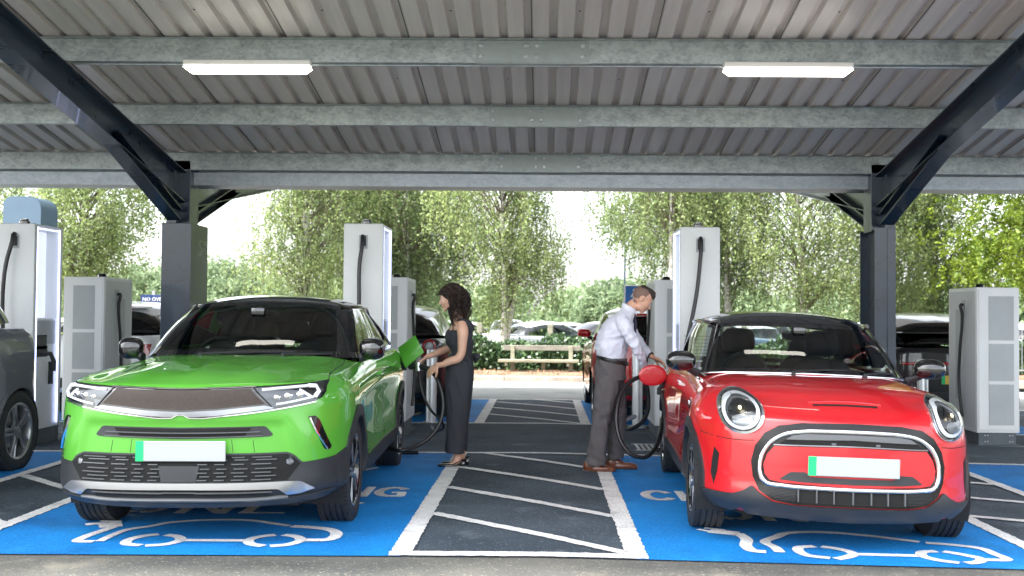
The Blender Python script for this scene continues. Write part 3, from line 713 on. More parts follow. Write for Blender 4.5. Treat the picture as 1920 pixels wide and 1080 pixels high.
def patch(name, surf, poly, mat, parent, axis='y', sg=1, off=.003, res=.035, rim=.012, smooth=40, mbonly=False, crown=0.):
    """a panel of its own: outline in the plane facing 'axis', laid onto the body and given an edge"""
    bd = densify(poly, res); pl = [(p.x, p.y) for p in bd]; n = len(pl)
    xs = [p[0] for p in pl]; ys = [p[1] for p in pl]; pts = [Vector(p) for p in pl]
    x = min(xs) + res * .5
    while x < max(xs):
        y = min(ys) + res * .5
        while y < max(ys):
            if inside((x, y), pl) and min((q - Vector((x, y))).length for q in bd) > res * .45: pts.append(Vector((x, y)))
            y += res
        x += res
    r = geometry.delaunay_2d_cdt(pts, [(i, (i + 1) % n) for i in range(n)], [], 0, 1e-5)
    vco, fcs = r[0], r[2]; V = []; N = []
    for v in vco:
        p, nn = surf.hit(axis, v.x, v.y, sg); V.append(p); N.append(nn)
    tri = []
    for f in fcs:
        c = sum((vco[i] for i in f), Vector((0, 0))) / len(f)
        if inside((c.x, c.y), pl): tri.append(tuple(f))
    # boundary edges
    cnt = {}
    for f in tri:
        for a, b in zip(f, f[1:] + f[:1]): cnt[(min(a, b), max(a, b))] = cnt.get((min(a, b), max(a, b)), 0) + 1
    top = [(V[i] + N[i] * off)[:] for i in range(len(V))]; k = len(top); low = [(V[i] - N[i] * rim)[:] for i in range(len(V))]
    mb = MB(); mb.v = top + low; mb.f = tri[:]
    for f in tri:
        for a, b in zip(f, f[1:] + f[:1]):
            if cnt[(min(a, b), max(a, b))] == 1: mb.f.append((a, b, b + k, a + k))
    if mbonly: return mb
    me = mb.mesh(name)
    bm = bmesh.new(); bm.from_mesh(me); bmesh.ops.delete(bm, geom=[v for v in bm.verts if not v.link_faces], context='VERTS'); bm.to_mesh(me); bm.free()
    autosmooth(me, smooth); return link(name, me, mat, parent)
def bead(mb, surf, pts, w, h, axis='y', sg=1, close=False, n=None, base=0., prof='flat'):
    """raised strip of width w and height h along a 2-D path laid onto the body"""
    P = [(p[0], p[1], 0) for p in pts]
    if close: P = P + [P[0]]
    L = chord(P)[-1]; n = n or max(3, int(L / .025)); P = smooth_path(P, n) if len(pts) > 2 else np.linspace(P[0], P[-1], n)
    H = [surf.hit(axis, p[0], p[1], sg) for p in P]; m = len(H); vs = []
    for i in range(m):
        p, nn = H[i]
        if close: a, b = H[(i - 1) % (m - 1)][0], H[(i + 1) % (m - 1)][0]
        else: a, b = H[max(0, i - 1)][0], H[min(m - 1, i + 1)][0]
        d = (b - a).normalized(); s_ = d.cross(nn).normalized(); nn = s_.cross(d).normalized()
        if nn.dot(H[i][1]) < 0: nn = -nn
        sec = [(-w / 2, base - .004), (-w / 2, base + h * .6), (-w * .3, base + h), (w * .3, base + h), (w / 2, base + h * .6), (w / 2, base - .004)]
        vs += [(p + s_ * a_ + nn * b_)[:] for a_, b_ in sec]
    k = 6; fs = []
    for i in range(m - 1):
        for j in range(k): fs.append((i * k + j, i * k + (j + 1) % k, (i + 1) * k + (j + 1) % k, (i + 1) * k + j))
    if not close: fs += [tuple(range(k)), tuple((m - 1) * k + j for j in range(k))[::-1]]
    return mb.add(vs, fs)
def both(pts): return [(-x, y) for x, y in pts]
def make_wheel(parent, x, y, z, side, r=.335, w=.215, rr=.225, style='mokka', low=False, steer=0.):
    wh = empty('wheel', (x, y, z), 0, parent); wh.rotation_euler = (0, 0, steer)
    s = side; h = w / 2; n = 24 if low else 56
    pr = [(-h * .86, rr), (-h * .98, rr + .02), (-h, rr + (r - rr) * .5), (-h * .93, r - .022), (-h * .80, r - .006)]
    if not low:
        for c in (-.52, -.18, .18, .52):
            pr += [((c - .055) * h, r + .002 - abs(c) * .006), ((c - .045) * h, r - .008), ((c + .045) * h, r - .008), ((c + .055) * h, r + .002 - abs(c) * .006)]
    pr += [(h * .80, r - .006), (h * .93, r - .022), (h, rr + (r - rr) * .5), (h * .98, rr + .02), (h * .86, rr), (h * .80, rr - .008), (-h * .80, rr - .008)]
    m = MB(); m.lathe(pr, n, 'x', close=True)
    if not low:     # shoulder tread blocks
        for sd in (-1, 1):
            for k in range(72):
                a = 2 * math.pi * k / 72; mt = Matrix.Rotation(a, 4, 'X')
                m.box(sd * h * .60, sd * h * .93, -.0095, .0095, r - .016, r - .0015, mtx=mt)
    m.build('tyre', rubber, wh, 45)
    rm = {'mokka': (gloss_blk, satin, 5), 'mini': (gloss_blk, satin, 5), 'silver': (satin, satin, 5), 'plain': (satin, satin, 6)}[style]
    m = MB(); o = s * h
    m.lathe([(o * .86, rr + .004), (o * .92, rr - .004), (o * .84, rr - .016), (o * .3, rr - .03), (-o * .8, rr - .012)], n, 'x')
    ns = rm[2]
    for k in range(ns):
        a = 2 * math.pi * k / ns + .3
        for dd in ((-.20, .20) if style != 'plain' else (0,)):
            mt = Matrix.Rotation(a + dd * .55, 4, 'X')
            m.box(o * .58, o * .80, -.016 - .004, .016 + .004, .045, rr - .012, mtx=mt)
    m.lathe([(o * .82, 0), (o * .82, .03), (o * .78, .062), (o * .5, .066)], n // 2, 'x'); m.build('rim', rm[0], wh, 40)
    if not low:
        m = MB()
        for k in range(ns):
            a = 2 * math.pi * k / ns + .3
            for dd in (-.20, .20):
                mt = Matrix.Rotation(a + dd * .55 + (.035 if dd > 0 else -.035), 4, 'X')
                m.box(o * .801, o * .83, -.007, .007, .06, rr - .016, mtx=mt)
        m.lathe([(o * .921, rr - .006), (o * .935, rr - .002), (o * .921, rr + .003)], n, 'x'); m.build('rim_face', rm[1], wh, 40)
        m = MB(); m.lathe([(o * .25, .05), (o * .27, .14), (o * .15, .14), (o * .15, .05)], 28, 'x'); m.build('brake_disc', satin, wh, 40)
    m = MB(); m.lathe([(-o * .2, 0), (-o * .2, rr - .02)], n, 'x'); m.build('brake_backing', plastic_blk, wh)
    return wh
def make_shell(S, low=False):
    W = lambda y: interp(S['W'], y); L = S['L']; m = 3 if low else 9; k = 2 if low else 8
    st = S['stations']                       # z stations: s of F, C then y of A, M, B, then R
    cols = [('f', a, b) for a, b in S['front']] + [('s', y) for y in S['sides']] + [('r', a, b) for a, b in S['rear']]
    yc = S['front'][-1][1]; yA, yM, yB = S['ABM']
    def cy(c): return c[2] if c[0] == 'f' else (c[1] if c[0] == 's' else L - c[2])
    Gc = []
    for rg in S['rings']:
        zF, zC, zA, zM, zB, zR, yF, yR, dA, dM, dB = rg; row = []
        for c in cols:
            if c[0] == 'f':
                fr = c[1]; y = yF * (1 if fr < .6 else max(.35, 1 - (fr - .6) * 1.2)) + c[2]
                x = fr * (W(.5) - dA * (fr ** 3)); z = zF + (zC - zF) * fr ** 1.5
            elif c[0] == 's':
                y = c[1]; z = np.interp(y, [yc, yA, yM, yB, L - .3], [zC, zA, zM, zB, zR]); d = np.interp(y, [yc, yA, yM, yB, L], [dA, dA, dM, dB, dB]); x = W(y) - d
            else:
                fr = c[1]; y = L - yR * (1 if fr < .6 else .6) - c[2]; x = fr * (W(L - .4) - dB * fr ** 3); z = zR
            row.append((x, y, z))
        Gc.append(row)
    Gc = np.array(Gc, float); tj = np.mean([chord(g) for g in Gc], axis=0)
    G = resample_grid(Gc, tj, m, k)
    ncr = S['corner']; jc = S['cowlcol']; nf, nj = ncr * m, jc * m
    ring = G[-1]
    # ledge under the windows
    ledge = ring.copy(); ledge[:, 0] -= np.clip(ledge[:, 0], 0, 1) * .13; ledge[:, 2] += .002; ledge[:, 1] = np.where(ledge[:, 1] > L - .5, ledge[:, 1] - .1, ledge[:, 1])
    if 'sculpt' in S and not low: G[:, :, 1] += S['sculpt'](G[:, :, 0], G[:, :, 1], G[:, :, 2])
    side = MB(); side.grid(G)
    led = MB(); led.grid(np.array([ring[nj:], ledge[nj:]]))
    # bonnet: Coons patch between front edge, side edge, cowl and centre line
    u = np.linspace(0, 1, nf + 1); v = np.linspace(0, 1, nj - nf + 1)
    C0 = ring[:nf + 1]; D1 = ring[nf:nj + 1]
    cw = np.array(S['cowl'] + [tuple(D1[-1])]); C1 = herm(chord(cw), cw, chord(C0) / chord(C0)[-1] * chord(cw)[-1])
    dc = np.array([tuple(C0[0])] + S['hood_mid'] + [tuple(C1[0])]); D0 = herm(chord(dc), dc, chord(D1) / chord(D1)[-1] * chord(dc)[-1])
    U = u[None, :, None] ** 1.7; Vv = v[:, None, None]
    H = (1 - Vv) * C0[None] + Vv * C1[None] + (1 - U) * D0[:, None] + U * D1[:, None] - ((1 - U) * (1 - Vv) * C0[0] + U * (1 - Vv) * C0[-1] + (1 - U) * Vv * C1[0] + U * Vv * C1[-1])
    bl = S.get('hood_bulge')
    if bl: H[:, :, 2] += bl(H[:, :, 0], u[None, :], v[:, None])
    hood = MB(); hood.grid(H)
    deck = MB()
    if 'deck' in S: pass
    # wheel openings
    def cut(mb):
        vs = np.array(mb.v); keep = []
        for f in mb.f:
            c = vs[list(f)].mean(axis=0)
            if abs(c[0]) > .55 and any((c[1] - ay) ** 2 + (c[2] - S['wz']) ** 2 < S['arch'] ** 2 for ay in S['axles']): continue
            keep.append(f)
        mb.f = keep
    full = MB()
    for q in (side, led, hood): full.add(q.v, q.f)
    mm = mirror(full); full.add(mm.v, mm.f)
    surf = Surf([full])                        # panels are laid onto the uncut body
    body = MB(); body.v = full.v[:]; body.f = full.f[:]; cut(body)
    me = body.mesh('body', weld=.0015)
    bm = bmesh.new(); bm.from_mesh(me)
    # soften the bonnet seam
    ringpts = [Vector(p) for p in ring[:nj + 1]]; 
    kd = __import__('mathutils').kdtree.KDTree(len(ringpts) * 2)
    for i, p in enumerate(ringpts): kd.insert(p, i); kd.insert(Vector((-p.x, p.y, p.z)), i)
    kd.balance()
    sel = [v_ for v_ in bm.verts if kd.find(v_.co)[2] < S.get('seam', .05) and not v_.is_boundary]
    for _ in range(3 if low else S.get('seam_it', 8)): bmesh.ops.smooth_vert(bm, verts=sel, factor=.5, use_axis_x=True, use_axis_y=True, use_axis_z=True)
    bmesh.ops.recalc_face_normals(bm, faces=bm.faces); bm.to_mesh(me); bm.free()
    return me, surf, W
def make_house(S, low=False):
    """windows and pillars: one lofted surface cut into its panes"""
    m = 3 if low else 6; nt = 5 if low else 12
    Bc = np.array([c[0:3] for c in S['house']], float); Tc = np.array([c[3:6] for c in S['house']], float)
    tj = (chord(Bc) + chord(Tc)) / 2; te = np.concatenate([np.linspace(a, b, m, endpoint=False) for a, b in zip(tj[:-1], tj[1:])] + [[tj[-1]]])
    B = herm(tj, Bc, te); T = herm(tj, Tc, te); t = np.linspace(0, 1, nt + 1)[:, None, None]
    # outward plan direction for the bulge
    d = np.gradient(B, axis=0); n = np.stack([d[:, 1], -d[:, 0], np.zeros(len(d))], 1); n[:, 2] = .35
    n /= np.linalg.norm(n, axis=1)[:, None]
    if n[len(n) // 2][0] < 0: n[:, :2] *= -1
    G = B[None] * (1 - t) + T[None] * t + n[None] * (4 * t * (1 - t)) * S.get('bulge', .03)
    C0 = None
    return G, m, nt, T
def roof_patch(S, T, m):
    jf, jr = S['roof_j']; jf *= m; jr *= m
    C0 = T[:jf + 1]; D1 = T[jf:jr + 1]; C1 = T[jr:][::-1]
    # resample rear edge to the front edge's count
    a = chord(C1); C1 = herm(a, C1, chord(C0) / chord(C0)[-1] * a[-1])
    dc = np.array([tuple(C0[0])] + S['roof_mid'] + [tuple(C1[0])]); D0 = herm(chord(dc), dc, chord(D1) / chord(D1)[-1] * chord(dc)[-1])
    U = np.linspace(0, 1, jf + 1)[None, :, None] ** 2; V = np.linspace(0, 1, len(D1))[:, None, None]
    H = (1 - V) * C0[None] + V * C1[None] + (1 - U) * D0[:, None] + U * D1[:, None] - ((1 - U) * (1 - V) * C0[0] + U * (1 - V) * C0[-1] + (1 - U) * V * C1[0] + U * V * C1[-1])
    H[:, :, 2] += .012 * (1 - U[:, :, 0] ** 4) * np.sin(V[:, :, 0] * math.pi) ** .5
    r = MB(); r.grid(H); q = mirror(r); r.add(q.v, q.f); return r
def assemble(S, root, paint, roofm, glass, low=False, panes_tint=None):
    me, surf, W = make_shell(S, low)
    autosmooth(me, 50); body = link('body', me, paint, root)
    G, m, nt, T = make_house(S, low); seg = S['segs']      # kinds per interval
    r0, r1 = (0, nt) if low else (1, nt - 1)
    def piece(name, j0, j1, ra, rb, mat, sym, thick=0):
        g = MB(); g.grid(G[ra:rb + 1, j0 * m:j1 * m + 1]); q = mirror(g)
        if sym: g.add(q.v, q.f); o = g.build(name, mat, root, 50, weld=.001); return [o]
        return [g.build(name, mat, root, 50), q.build(name, mat, root, 50)]
    trim = MB()
    def addtrim(j0, j1, ra, rb):
        g = MB(); g.grid(G[ra:rb + 1, j0 * m:j1 * m + 1]); q = mirror(g); trim.add(g.v, g.f); trim.add(q.v, q.f)
    j = 0; out = {}
    for name, cnt in seg:
        if name == 'windscreen': out['ws'] = piece('windscreen', j, j + cnt, r0, r1, glass, True)
        elif name == 'rear_window': out['rw'] = piece('rear_window', j, j + cnt, r0, r1, glass, True)
        elif name == 'side_window': piece('side_window', j, j + cnt, r0, r1, glass, False)
        elif name == 'paint_pillar': piece('rear_pillar', j, j + cnt, 0, nt, paint, False)
        else: addtrim(j, j + cnt, 0, nt)
        if name in ('windscreen', 'rear_window', 'side_window') and not low: addtrim(j, j + cnt, 0, r0); addtrim(j, j + cnt, r1, nt)
        j += cnt
    trim.build('pillar_trim', gloss_blk, root, 50, weld=.001)
    rf = roof_patch(S, T, m); rf.build('roof', roofm, root, 50, weld=.001)
    # cabin tub, dark, so nothing of the body's inside shows
    yA = S['axles'][0]; yB = S['axles'][1]; zb = S['belt'] - .02; w = S['tubw']
    tub = MB(); y0, y1 = S['cowl'][0][1] + .06, S['house'][-1][1] - .05
    tub.box(-w, w, y0, y1, .33, .36).box(-w, -w + .02, y0, y1, .36, zb).box(w - .02, w, y0, y1, .36, zb).box(-w, w, y0, y0 + .02, .36, zb).box(-w, w, y1 - .02, y1, .36, zb - .02)
    tub.build('cabin_lining', interior_m, root)
    ub = MB(); ub.box(-.62, .62, .35, S['L'] - .35, .20, .33)
    for ay in S['axles']:
        for s in (-1, 1):
            a = [R(-25 + 230 * i / 14) for i in range(15)]; ra = S['arch'] + .012
            G2 = [[(s * xx, ay + ra * math.cos(q), S['wz'] + ra * math.sin(q)) for q in a] for xx in (.56, S['W'][3][1] - .03)]
            ub.grid(G2); ub.box(s * .555, s * .56, ay - ra, ay + ra, .25, S['wz'] + ra * .98)
    ub.build('underbody', well_m, root)
    return body, surf, W, G, m
interior_m = M('cabin_dark', (.012, .012, .013), .8); well_m = M('wheel_well', (.010, .010, .011), .9)
seat_m = M('seat_fabric', (.03, .032, .034), .75, var=.15, scale=20, bump=.15, bscale=400)
glass_dark = glass_mat('windscreen_glass', (.64, .70, .67)); glass_tint = glass_mat('tinted_glass', (.16, .19, .18)); glass_far = glass_mat('far_glass', (.22, .26, .26), .9)
def interior(root, S, dash_y, seat_y, zs, wx=.36, rear_y=None):
    m = MB(); superell(m, (0, dash_y, S['belt'] - .10), (S['tubw'] - .03, .30, .13), (.35, .6), (24, 10)); superell(m, (-wx, dash_y + .05, S['belt'] + .0), (.19, .16, .065), (.6, .8))
    m.build('dashboard', interior_m, root, 50)
    st = empty('steering_wheel', (-wx, dash_y + .36, S['belt'] - .03), 0, root); st.rotation_euler = (R(-24), 0, 0)
    m = MB(); m.tube([(.185 * math.cos(a), 0, .185 * math.sin(a)) for a in np.linspace(0, 2 * math.pi, 33)], .014, 8, cap=False)
    superell(m, (0, -.02, 0), (.075, .03, .06), (.8, .8), (12, 8)); m.box(-.17, .17, -.01, .01, -.015, .02); m.box(-.012, .012, -.01, .01, -.17, 0)
    m.build('steering_rim', interior_m if False else seat_m, st, 40)
    m = MB(); m.box(-.09, .09, -.035, -.03, -.03, .03); m.build('wheel_badge', satin, st)
    rows = [(seat_y, (-wx, wx))]
    if rear_y: rows.append((rear_y, (-.33, .33)))
    for yy, xs in rows:
        for x in xs:
            m = MB(); front = yy == seat_y
            mt = Matrix.Rotation(R(-14), 3, 'X')
            superell(m, (x, yy + .05, zs + .02), (.245, .085, .34), (.5, .55), (18, 14), mt)
            superell(m, (x, yy - .22, zs - .32), (.25, .26, .09), (.5, .6), (18, 10))
            superell(m, (x, yy + .17, zs + .47 - (0 if front else .07)), (.135, .055, .105), (.6, .65), (16, 12), mt)
            m.tube([(x - .06, yy + .12, zs + .28), (x - .06, yy + .16, zs + .42)], .007, 6); m.tube([(x + .06, yy + .12, zs + .28), (x + .06, yy + .16, zs + .42)], .007, 6)
            m.build('seat', seat_m, root, 40)
    # roof lining and rear-view mirror
    return
def door_mirror(root, side, base, head, rx, ry, rz, mat, stalk=.03, rot=0, square=.7):
    m = MB(); mt = Matrix.Rotation(rot * side, 3, 'Z')
    superell(m, (side * head[0], head[1], head[2]), (rx, ry, rz), (square, square), (24, 14), mt)
    o = m.build('door_mirror', mat, root, 60)
    m = MB(); m.tube([(side * base[0], base[1], base[2]), (side * (base[0] * .6 + head[0] * .4), (base[1] + head[1]) / 2, base[2] * .5 + head[2] * .5 - .02), (side * (head[0] - rx * .4), head[1] - .0, head[2] - rz * .6)], [stalk * 1.3, stalk, stalk], 10, flat=.7)
    m.build('mirror_stalk', plastic_blk, o, 50); return o
def plate(root, x, y, z, w=.52, h=.112, tilt=0, face=None, green=True, tag_='number_plate', dy=1):
    face = face or plate_m
    p = empty('number_plate_mount', (x, y, z), 0, root) if False else None
    m = MB(); m.box(-w / 2, w / 2, 0, .008, -h / 2, h / 2, .004)
    o = m.build(tag_, face, root); o.location = (x, y, z); o.rotation_euler = (0, 0, tilt)
    if green:
        g = MB(); g.box(-w / 2 + .001, -w / 2 + .046, -.0015 * dy, .0012, -h / 2 + .001, h / 2 - .001); g.build('green_band', green_m, o)
    return o
plate_m = M('plate_white', (.36, .38, .39), .35); green_m = M('plate_green', (.01, .50, .16), .35); plate_y = M('plate_yellow', (.72, .50, .05), .35)
red_lens = M('red_lens', (.35, .004, .006), .12, coat=1.); clear_lens = glass_mat('lamp_glass', (.93, .95, .95)); clear_lens = clear_lens
lamp_white = M('lamp_white', (.82, .84, .88), .25); reflector = M('lamp_reflector', (.75, .77, .8), .12, 1.)
drl_m = M('drl_strip', (.62, .65, .70), .3, emit=.10)
def paint(name, col, metal=.15, rough=.32):
    m = M(name, col, .5, metal * .3, 1., crough=.015, spec=.3); return m

S_MOKKA = dict(L=4.20, axles=(.93, 3.53), wz=.335, arch=.375, belt=1.05, tubw=.72, ABM=(.93, 2.2, 3.53), stations=None,
    W=[(0, .80), (.42, .86), (.6, .887), (.93, .895), (1.5, .885), (2.3, .882), (3.0, .888), (3.5, .895), (3.85, .865), (4.2, .80)],
    front=[(0, 0), (.28, .012), (.52, .05), (.72, .12), (.87, .23), (.965, .40)], sides=[.6, .93, 1.3, 1.62, 2.05, 2.5, 3.0, 3.53, 3.8],
    rear=[(.97, .30), (.87, .14), (.6, .04), (.3, .01), (0, 0)], corner=4, cowlcol=9,
    rings=[(.24, .26, .25, .21, .25, .30, .10, .14, .07, .06, .07),
           (.30, .32, .32, .28, .32, .35, .015, .04, .01, .012, .01),
           (.46, .46, .47, .43, .48, .52, .0, .0, .0, .012, .0),
           (.60, .61, .62, .59, .63, .66, .0, .0, .0, .030, .0),
           (.74, .74, .76, .74, .78, .80, .008, .01, .0, .028, .0),
           (.86, .86, .87, .88, .92, .93, .02, .03, .012, .014, .004),
           (.925, .93, .95, .985, 1.02, 1.02, .03, .05, .045, .035, .03),
           (.955, .965, .995, 1.035, 1.06, 1.06, .065, .09, .09, .065, .07)],
    cowl=[(0, 1.25, 1.085), (.33, 1.27, 1.082), (.60, 1.38, 1.068)], hood_mid=[(0, .22, .995), (0, .55, 1.038), (0, .95, 1.068)],
    hood_bulge=lambda x, u, v: -.020 * np.exp(-((np.abs(x) - .56) / .09) ** 2) * np.sin(v * math.pi) + .010 * np.exp(-(x / .07) ** 2) * np.sin(np.clip(v * 1.05, 0, 1) * math.pi) ** .6 + .006 * np.exp(-((np.abs(x) - .34) / .05) ** 2) * np.sin(v * math.pi),
    sculpt=lambda x, y, z: np.where(y < .9, .022 / (1 + np.exp((np.abs(x) - .575 - (.735 - z) * .25) / .010)) / (1 + np.exp(-(z - .50) / .010)) / (1 + np.exp((z - .735) / .010)) - .014 * np.exp(-((np.abs(x) - .66 - (.75 - z) * .35) / .035) ** 2) * np.exp(-((z - .62) / .10) ** 2), 0),
    seam=.05, seam_it=6, bulge=.028,
    house=[(0, 1.27, 1.08, 0, 2.02, 1.462), (.34, 1.30, 1.078, .27, 2.035, 1.458), (.59, 1.40, 1.068, .465, 2.085, 1.445), (.66, 1.455, 1.062, .53, 2.125, 1.432),
           (.735, 1.56, 1.055, .60, 2.20, 1.418), (.785, 1.95, 1.05, .63, 2.42, 1.43), (.80, 2.38, 1.052, .642, 2.62, 1.43), (.802, 2.46, 1.053, .642, 2.70, 1.428),
           (.80, 2.85, 1.06, .635, 2.95, 1.41), (.775, 3.32, 1.09, .61, 3.24, 1.352), (.74, 3.62, 1.10, .575, 3.42, 1.325), (.45, 3.80, 1.10, .42, 3.52, 1.375), (0, 3.86, 1.10, 0, 3.56, 1.395)],
    segs=[('windscreen', 3), ('trim', 1), ('side_window', 2), ('trim', 1), ('side_window', 2), ('trim', 1), ('rear_window', 2)],
    roof_j=(3, 10), roof_mid=[(0, 2.3, 1.503), (0, 2.8, 1.515), (0, 3.2, 1.475)])
S_MINI = dict(L=3.85, axles=(.82, 3.27), wz=.315, arch=.345, belt=.965, tubw=.66, ABM=(.82, 2.05, 3.27), stations=None,
    W=[(0, .76), (.42, .825), (.6, .855), (.82, .868), (1.4, .848), (2.1, .842), (2.8, .850), (3.27, .868), (3.6, .83), (3.85, .76)],
    front=[(0, 0), (.28, .018), (.52, .07), (.72, .16), (.87, .29), (.965, .47)], sides=[.66, .82, 1.15, 1.5, 1.9, 2.4, 2.85, 3.27, 3.55],
    rear=[(.96, .34), (.85, .17), (.6, .06), (.3, .015), (0, 0)], corner=4, cowlcol=9,
    rings=[(.20, .22, .22, .19, .22, .25, .09, .12, .07, .06, .07),
           (.27, .29, .30, .25, .30, .31, .0, .0, .01, .01, .01),
           (.42, .42, .42, .40, .42, .45, .0, .0, .0, .01, .0),
           (.57, .57, .58, .56, .58, .60, .008, .0, .0, .022, .0),
           (.69, .69, .70, .70, .72, .75, .018, .02, .008, .030, .012),
           (.765, .775, .80, .82, .85, .87, .035, .05, .035, .042, .035),
           (.805, .83, .87, .91, .93, .94, .075, .1, .085, .065, .065),
           (.84, .87, .915, .95, .965, .965, .15, .15, .14, .095, .10)],
    cowl=[(0, 1.20, .995), (.35, 1.23, .992), (.58, 1.33, .98)], hood_mid=[(0, .38, .905), (0, .65, .95), (0, .95, .982)],
    hood_bulge=lambda x, u, v: .014 * np.exp(-(x / .40) ** 4) * np.sin(np.clip(v, 0, 1) * math.pi),
    seam=.075, seam_it=14, bulge=.022,
    house=[(0, 1.24, .992, 0, 1.84, 1.342), (.33, 1.27, .99, .29, 1.855, 1.34), (.585, 1.36, .98, .485, 1.90, 1.33), (.64, 1.405, .975, .535, 1.93, 1.322),
           (.70, 1.50, .97, .585, 2.0, 1.315), (.735, 1.85, .97, .615, 2.2, 1.33), (.745, 2.38, .972, .63, 2.52, 1.332), (.745, 2.44, .973, .63, 2.58, 1.332),
           (.742, 2.8, .975, .625, 2.9, 1.33), (.725, 3.2, .98, .605, 3.2, 1.32), (.69, 3.42, .985, .57, 3.36, 1.31), (.4, 3.55, .985, .36, 3.45, 1.33), (0, 3.6, .985, 0, 3.48, 1.34)],
    segs=[('windscreen', 3), ('trim', 1), ('side_window', 2), ('trim', 1), ('side_window', 2), ('trim', 1), ('rear_window', 2)],
    roof_j=(3, 10), roof_mid=[(0, 2.1, 1.405), (0, 2.7, 1.425), (0, 3.2, 1.395)])
green_paint = paint('green_paint', (.085, .36, .030), .25, .30); red_paint = paint('red_paint', (.54, .007, .013), .12, .30)
seam_m = M('panel_gap', (.004, .004, .004), .9); lamp_in = M('lamp_inner', (.10, .105, .11), .18, .8); mesh_m = M('grille_mesh', (.030, .019, .013), .55, .0, var=.5, scale=160, detail=1)
chrome_dk = M('dark_chrome', (.27, .28, .31), .16, 1.); bar_m = M('grille_bar', (.09, .095, .10), .35)
def disc_patch(name, surf, cx, cz, rx, rz, off, crown, mat, parent, k=5, n=28, hole=0., rim=True, axis='y', sg=1):
    G = []
    for i in range(k + 1):
        q = hole + (1 - hole) * i / k; row = []
        for j in range(n + 1):
            a = 2 * math.pi * j / n; p, nn = surf.hit(axis, cx + rx * q * math.cos(a), cz + rz * q * math.sin(a), sg); row.append((p + nn * (off + crown * (1 - q * q)))[:])
        G.append(row)
    if rim:
        row = []
        for j in range(n + 1):
            a = 2 * math.pi * j / n; p, nn = surf.hit(axis, cx + rx * math.cos(a), cz + rz * math.sin(a), sg); row.append((p - nn * .01)[:])
        G.append(row)
    m = MB(); m.grid(G); return m.build(name, mat, parent, 50, weld=.0004)
def arches(surf, S, root, wd=.062, z0=.235, off=.014, mat=None):
    for ay in S['axles']:
        for sg in (-1, 1):
            ra = S['arch'] - .010; rb = S['arch'] + wd; wz = S['wz']
            a0 = math.asin((z0 - wz) / rb)
            A = np.linspace(a0, math.pi - a0, 30); B = np.linspace(math.pi - a0 * 1.05, a0 * 1.05, 26)
            poly = [(ay + rb * math.cos(a), wz + rb * math.sin(a)) for a in A] + [(ay + ra * math.cos(a), wz + ra * math.sin(a)) for a in B]
            patch('arch_trim', surf, poly, mat or plastic_blk, root, 'x', sg, off, .03, .03)
def sills(surf, S, root, z0, z1, off=.012):
    y0, y1 = S['axles'][0] + S['arch'] + .03, S['axles'][1] - S['arch'] - .03
    for sg in (-1, 1): patch('sill', surf, [(y0, z0), (y0 + .02, z1 - .02), (y0 + .12, z1), (y1 - .12, z1 + .03), (y1, z1 + .02), (y1, z0)], plastic_blk, root, 'x', sg, off, .06, .03)
def gap(surf, root, pts, axis, sg, w=.005): m = MB(); bead(m, surf, pts, w, .0008, axis, sg); return m.build('panel_gap', seam_m, root)
def full(h): return h + [(-x, z) for x, z in h[::-1] if x > 0]
def wheels(S, root, r, w, rr, style, tr=.78, steer=0.):
    for i, ay in enumerate(S['axles']):
        for sg in (-1, 1): make_wheel(root, sg * tr, ay, r, sg, r, w, rr, style, steer=steer if i == 0 else 0)
def wiper(root, pts, G=None):
    m = MB(); m.tube(pts, .007, 6); m.tube([pts[0], (pts[0][0], pts[0][1] - .02, pts[0][2] - .03)], .014, 8); return m.build('wiper', plastic_blk, root, 40)
# ---------------------------------------------------------------- the green car
mk = tag(empty('green_suv', (-2.105, 6.18, zg(-2.1) - .002)), 'bright green electric SUV with black roof and open charging flap', 'car'); mk.rotation_euler = (0, -.004, R(1.2))
mkb, mks, mkW, mkG, mkm = assemble(S_MOKKA, mk, green_paint, gloss_blk, glass_dark)
wheels(S_MOKKA, mk, .338, .215, .235, 'mokka', .775)
arches(mks, S_MOKKA, mk); sills(mks, S_MOKKA, mk, .21, .37)
s = mks
viz = [(0, .779), (.04, .765), (.115, .765), (.206, .773), (.522, .811), (.614, .827), (.74, .850), (.772, .868), (.787, .90), (.781, .962), (.653, .954), (.401, .941), (.194, .934), (0, .930)]
patch('front_panel', s, viz + both(viz[1:-1][::-1]), gloss_blk, mk, off=.004, rim=.01)
msh = [(0, .808), (.204, .816), (.475, .842), (.39, .928), (.194, .924), (0, .921)]
patch('mesh_panel', s, msh + both(msh[1:-1][::-1]), mesh_m, mk, off=.0065, rim=.004)
bl = [(0, .797), (.204, .806), (.47, .832), (.517, .822), (.521, .814), (.206, .776), (.10, .770), (.045, .770), (0, .785)]
patch('chrome_blade', s, bl + both(bl[1:-1][::-1]), chrome_dk, mk, off=.014, rim=.01)
m = MB(); bead(m, s, [(-.42, .938), (-.2, .931), (0, .927), (.2, .931), (.42, .938)], .009, .010, base=.004); bead(m, s, [(.045, .764), (.115, .762), (.21, .770), (.52, .806), (.62, .822), (.74, .845)], .008, .010, base=.002); bead(m, s, both([(.045, .764), (.115, .762), (.21, .770), (.52, .806), (.62, .822), (.74, .845)]), .008, .010, base=.002)
bead(m, s, [(-.05, .764), (-.02, .778), (0, .782), (.02, .778), (.05, .764)], .007, .010, base=.002)
m.build('chrome_strip', chrome, mk, 50)
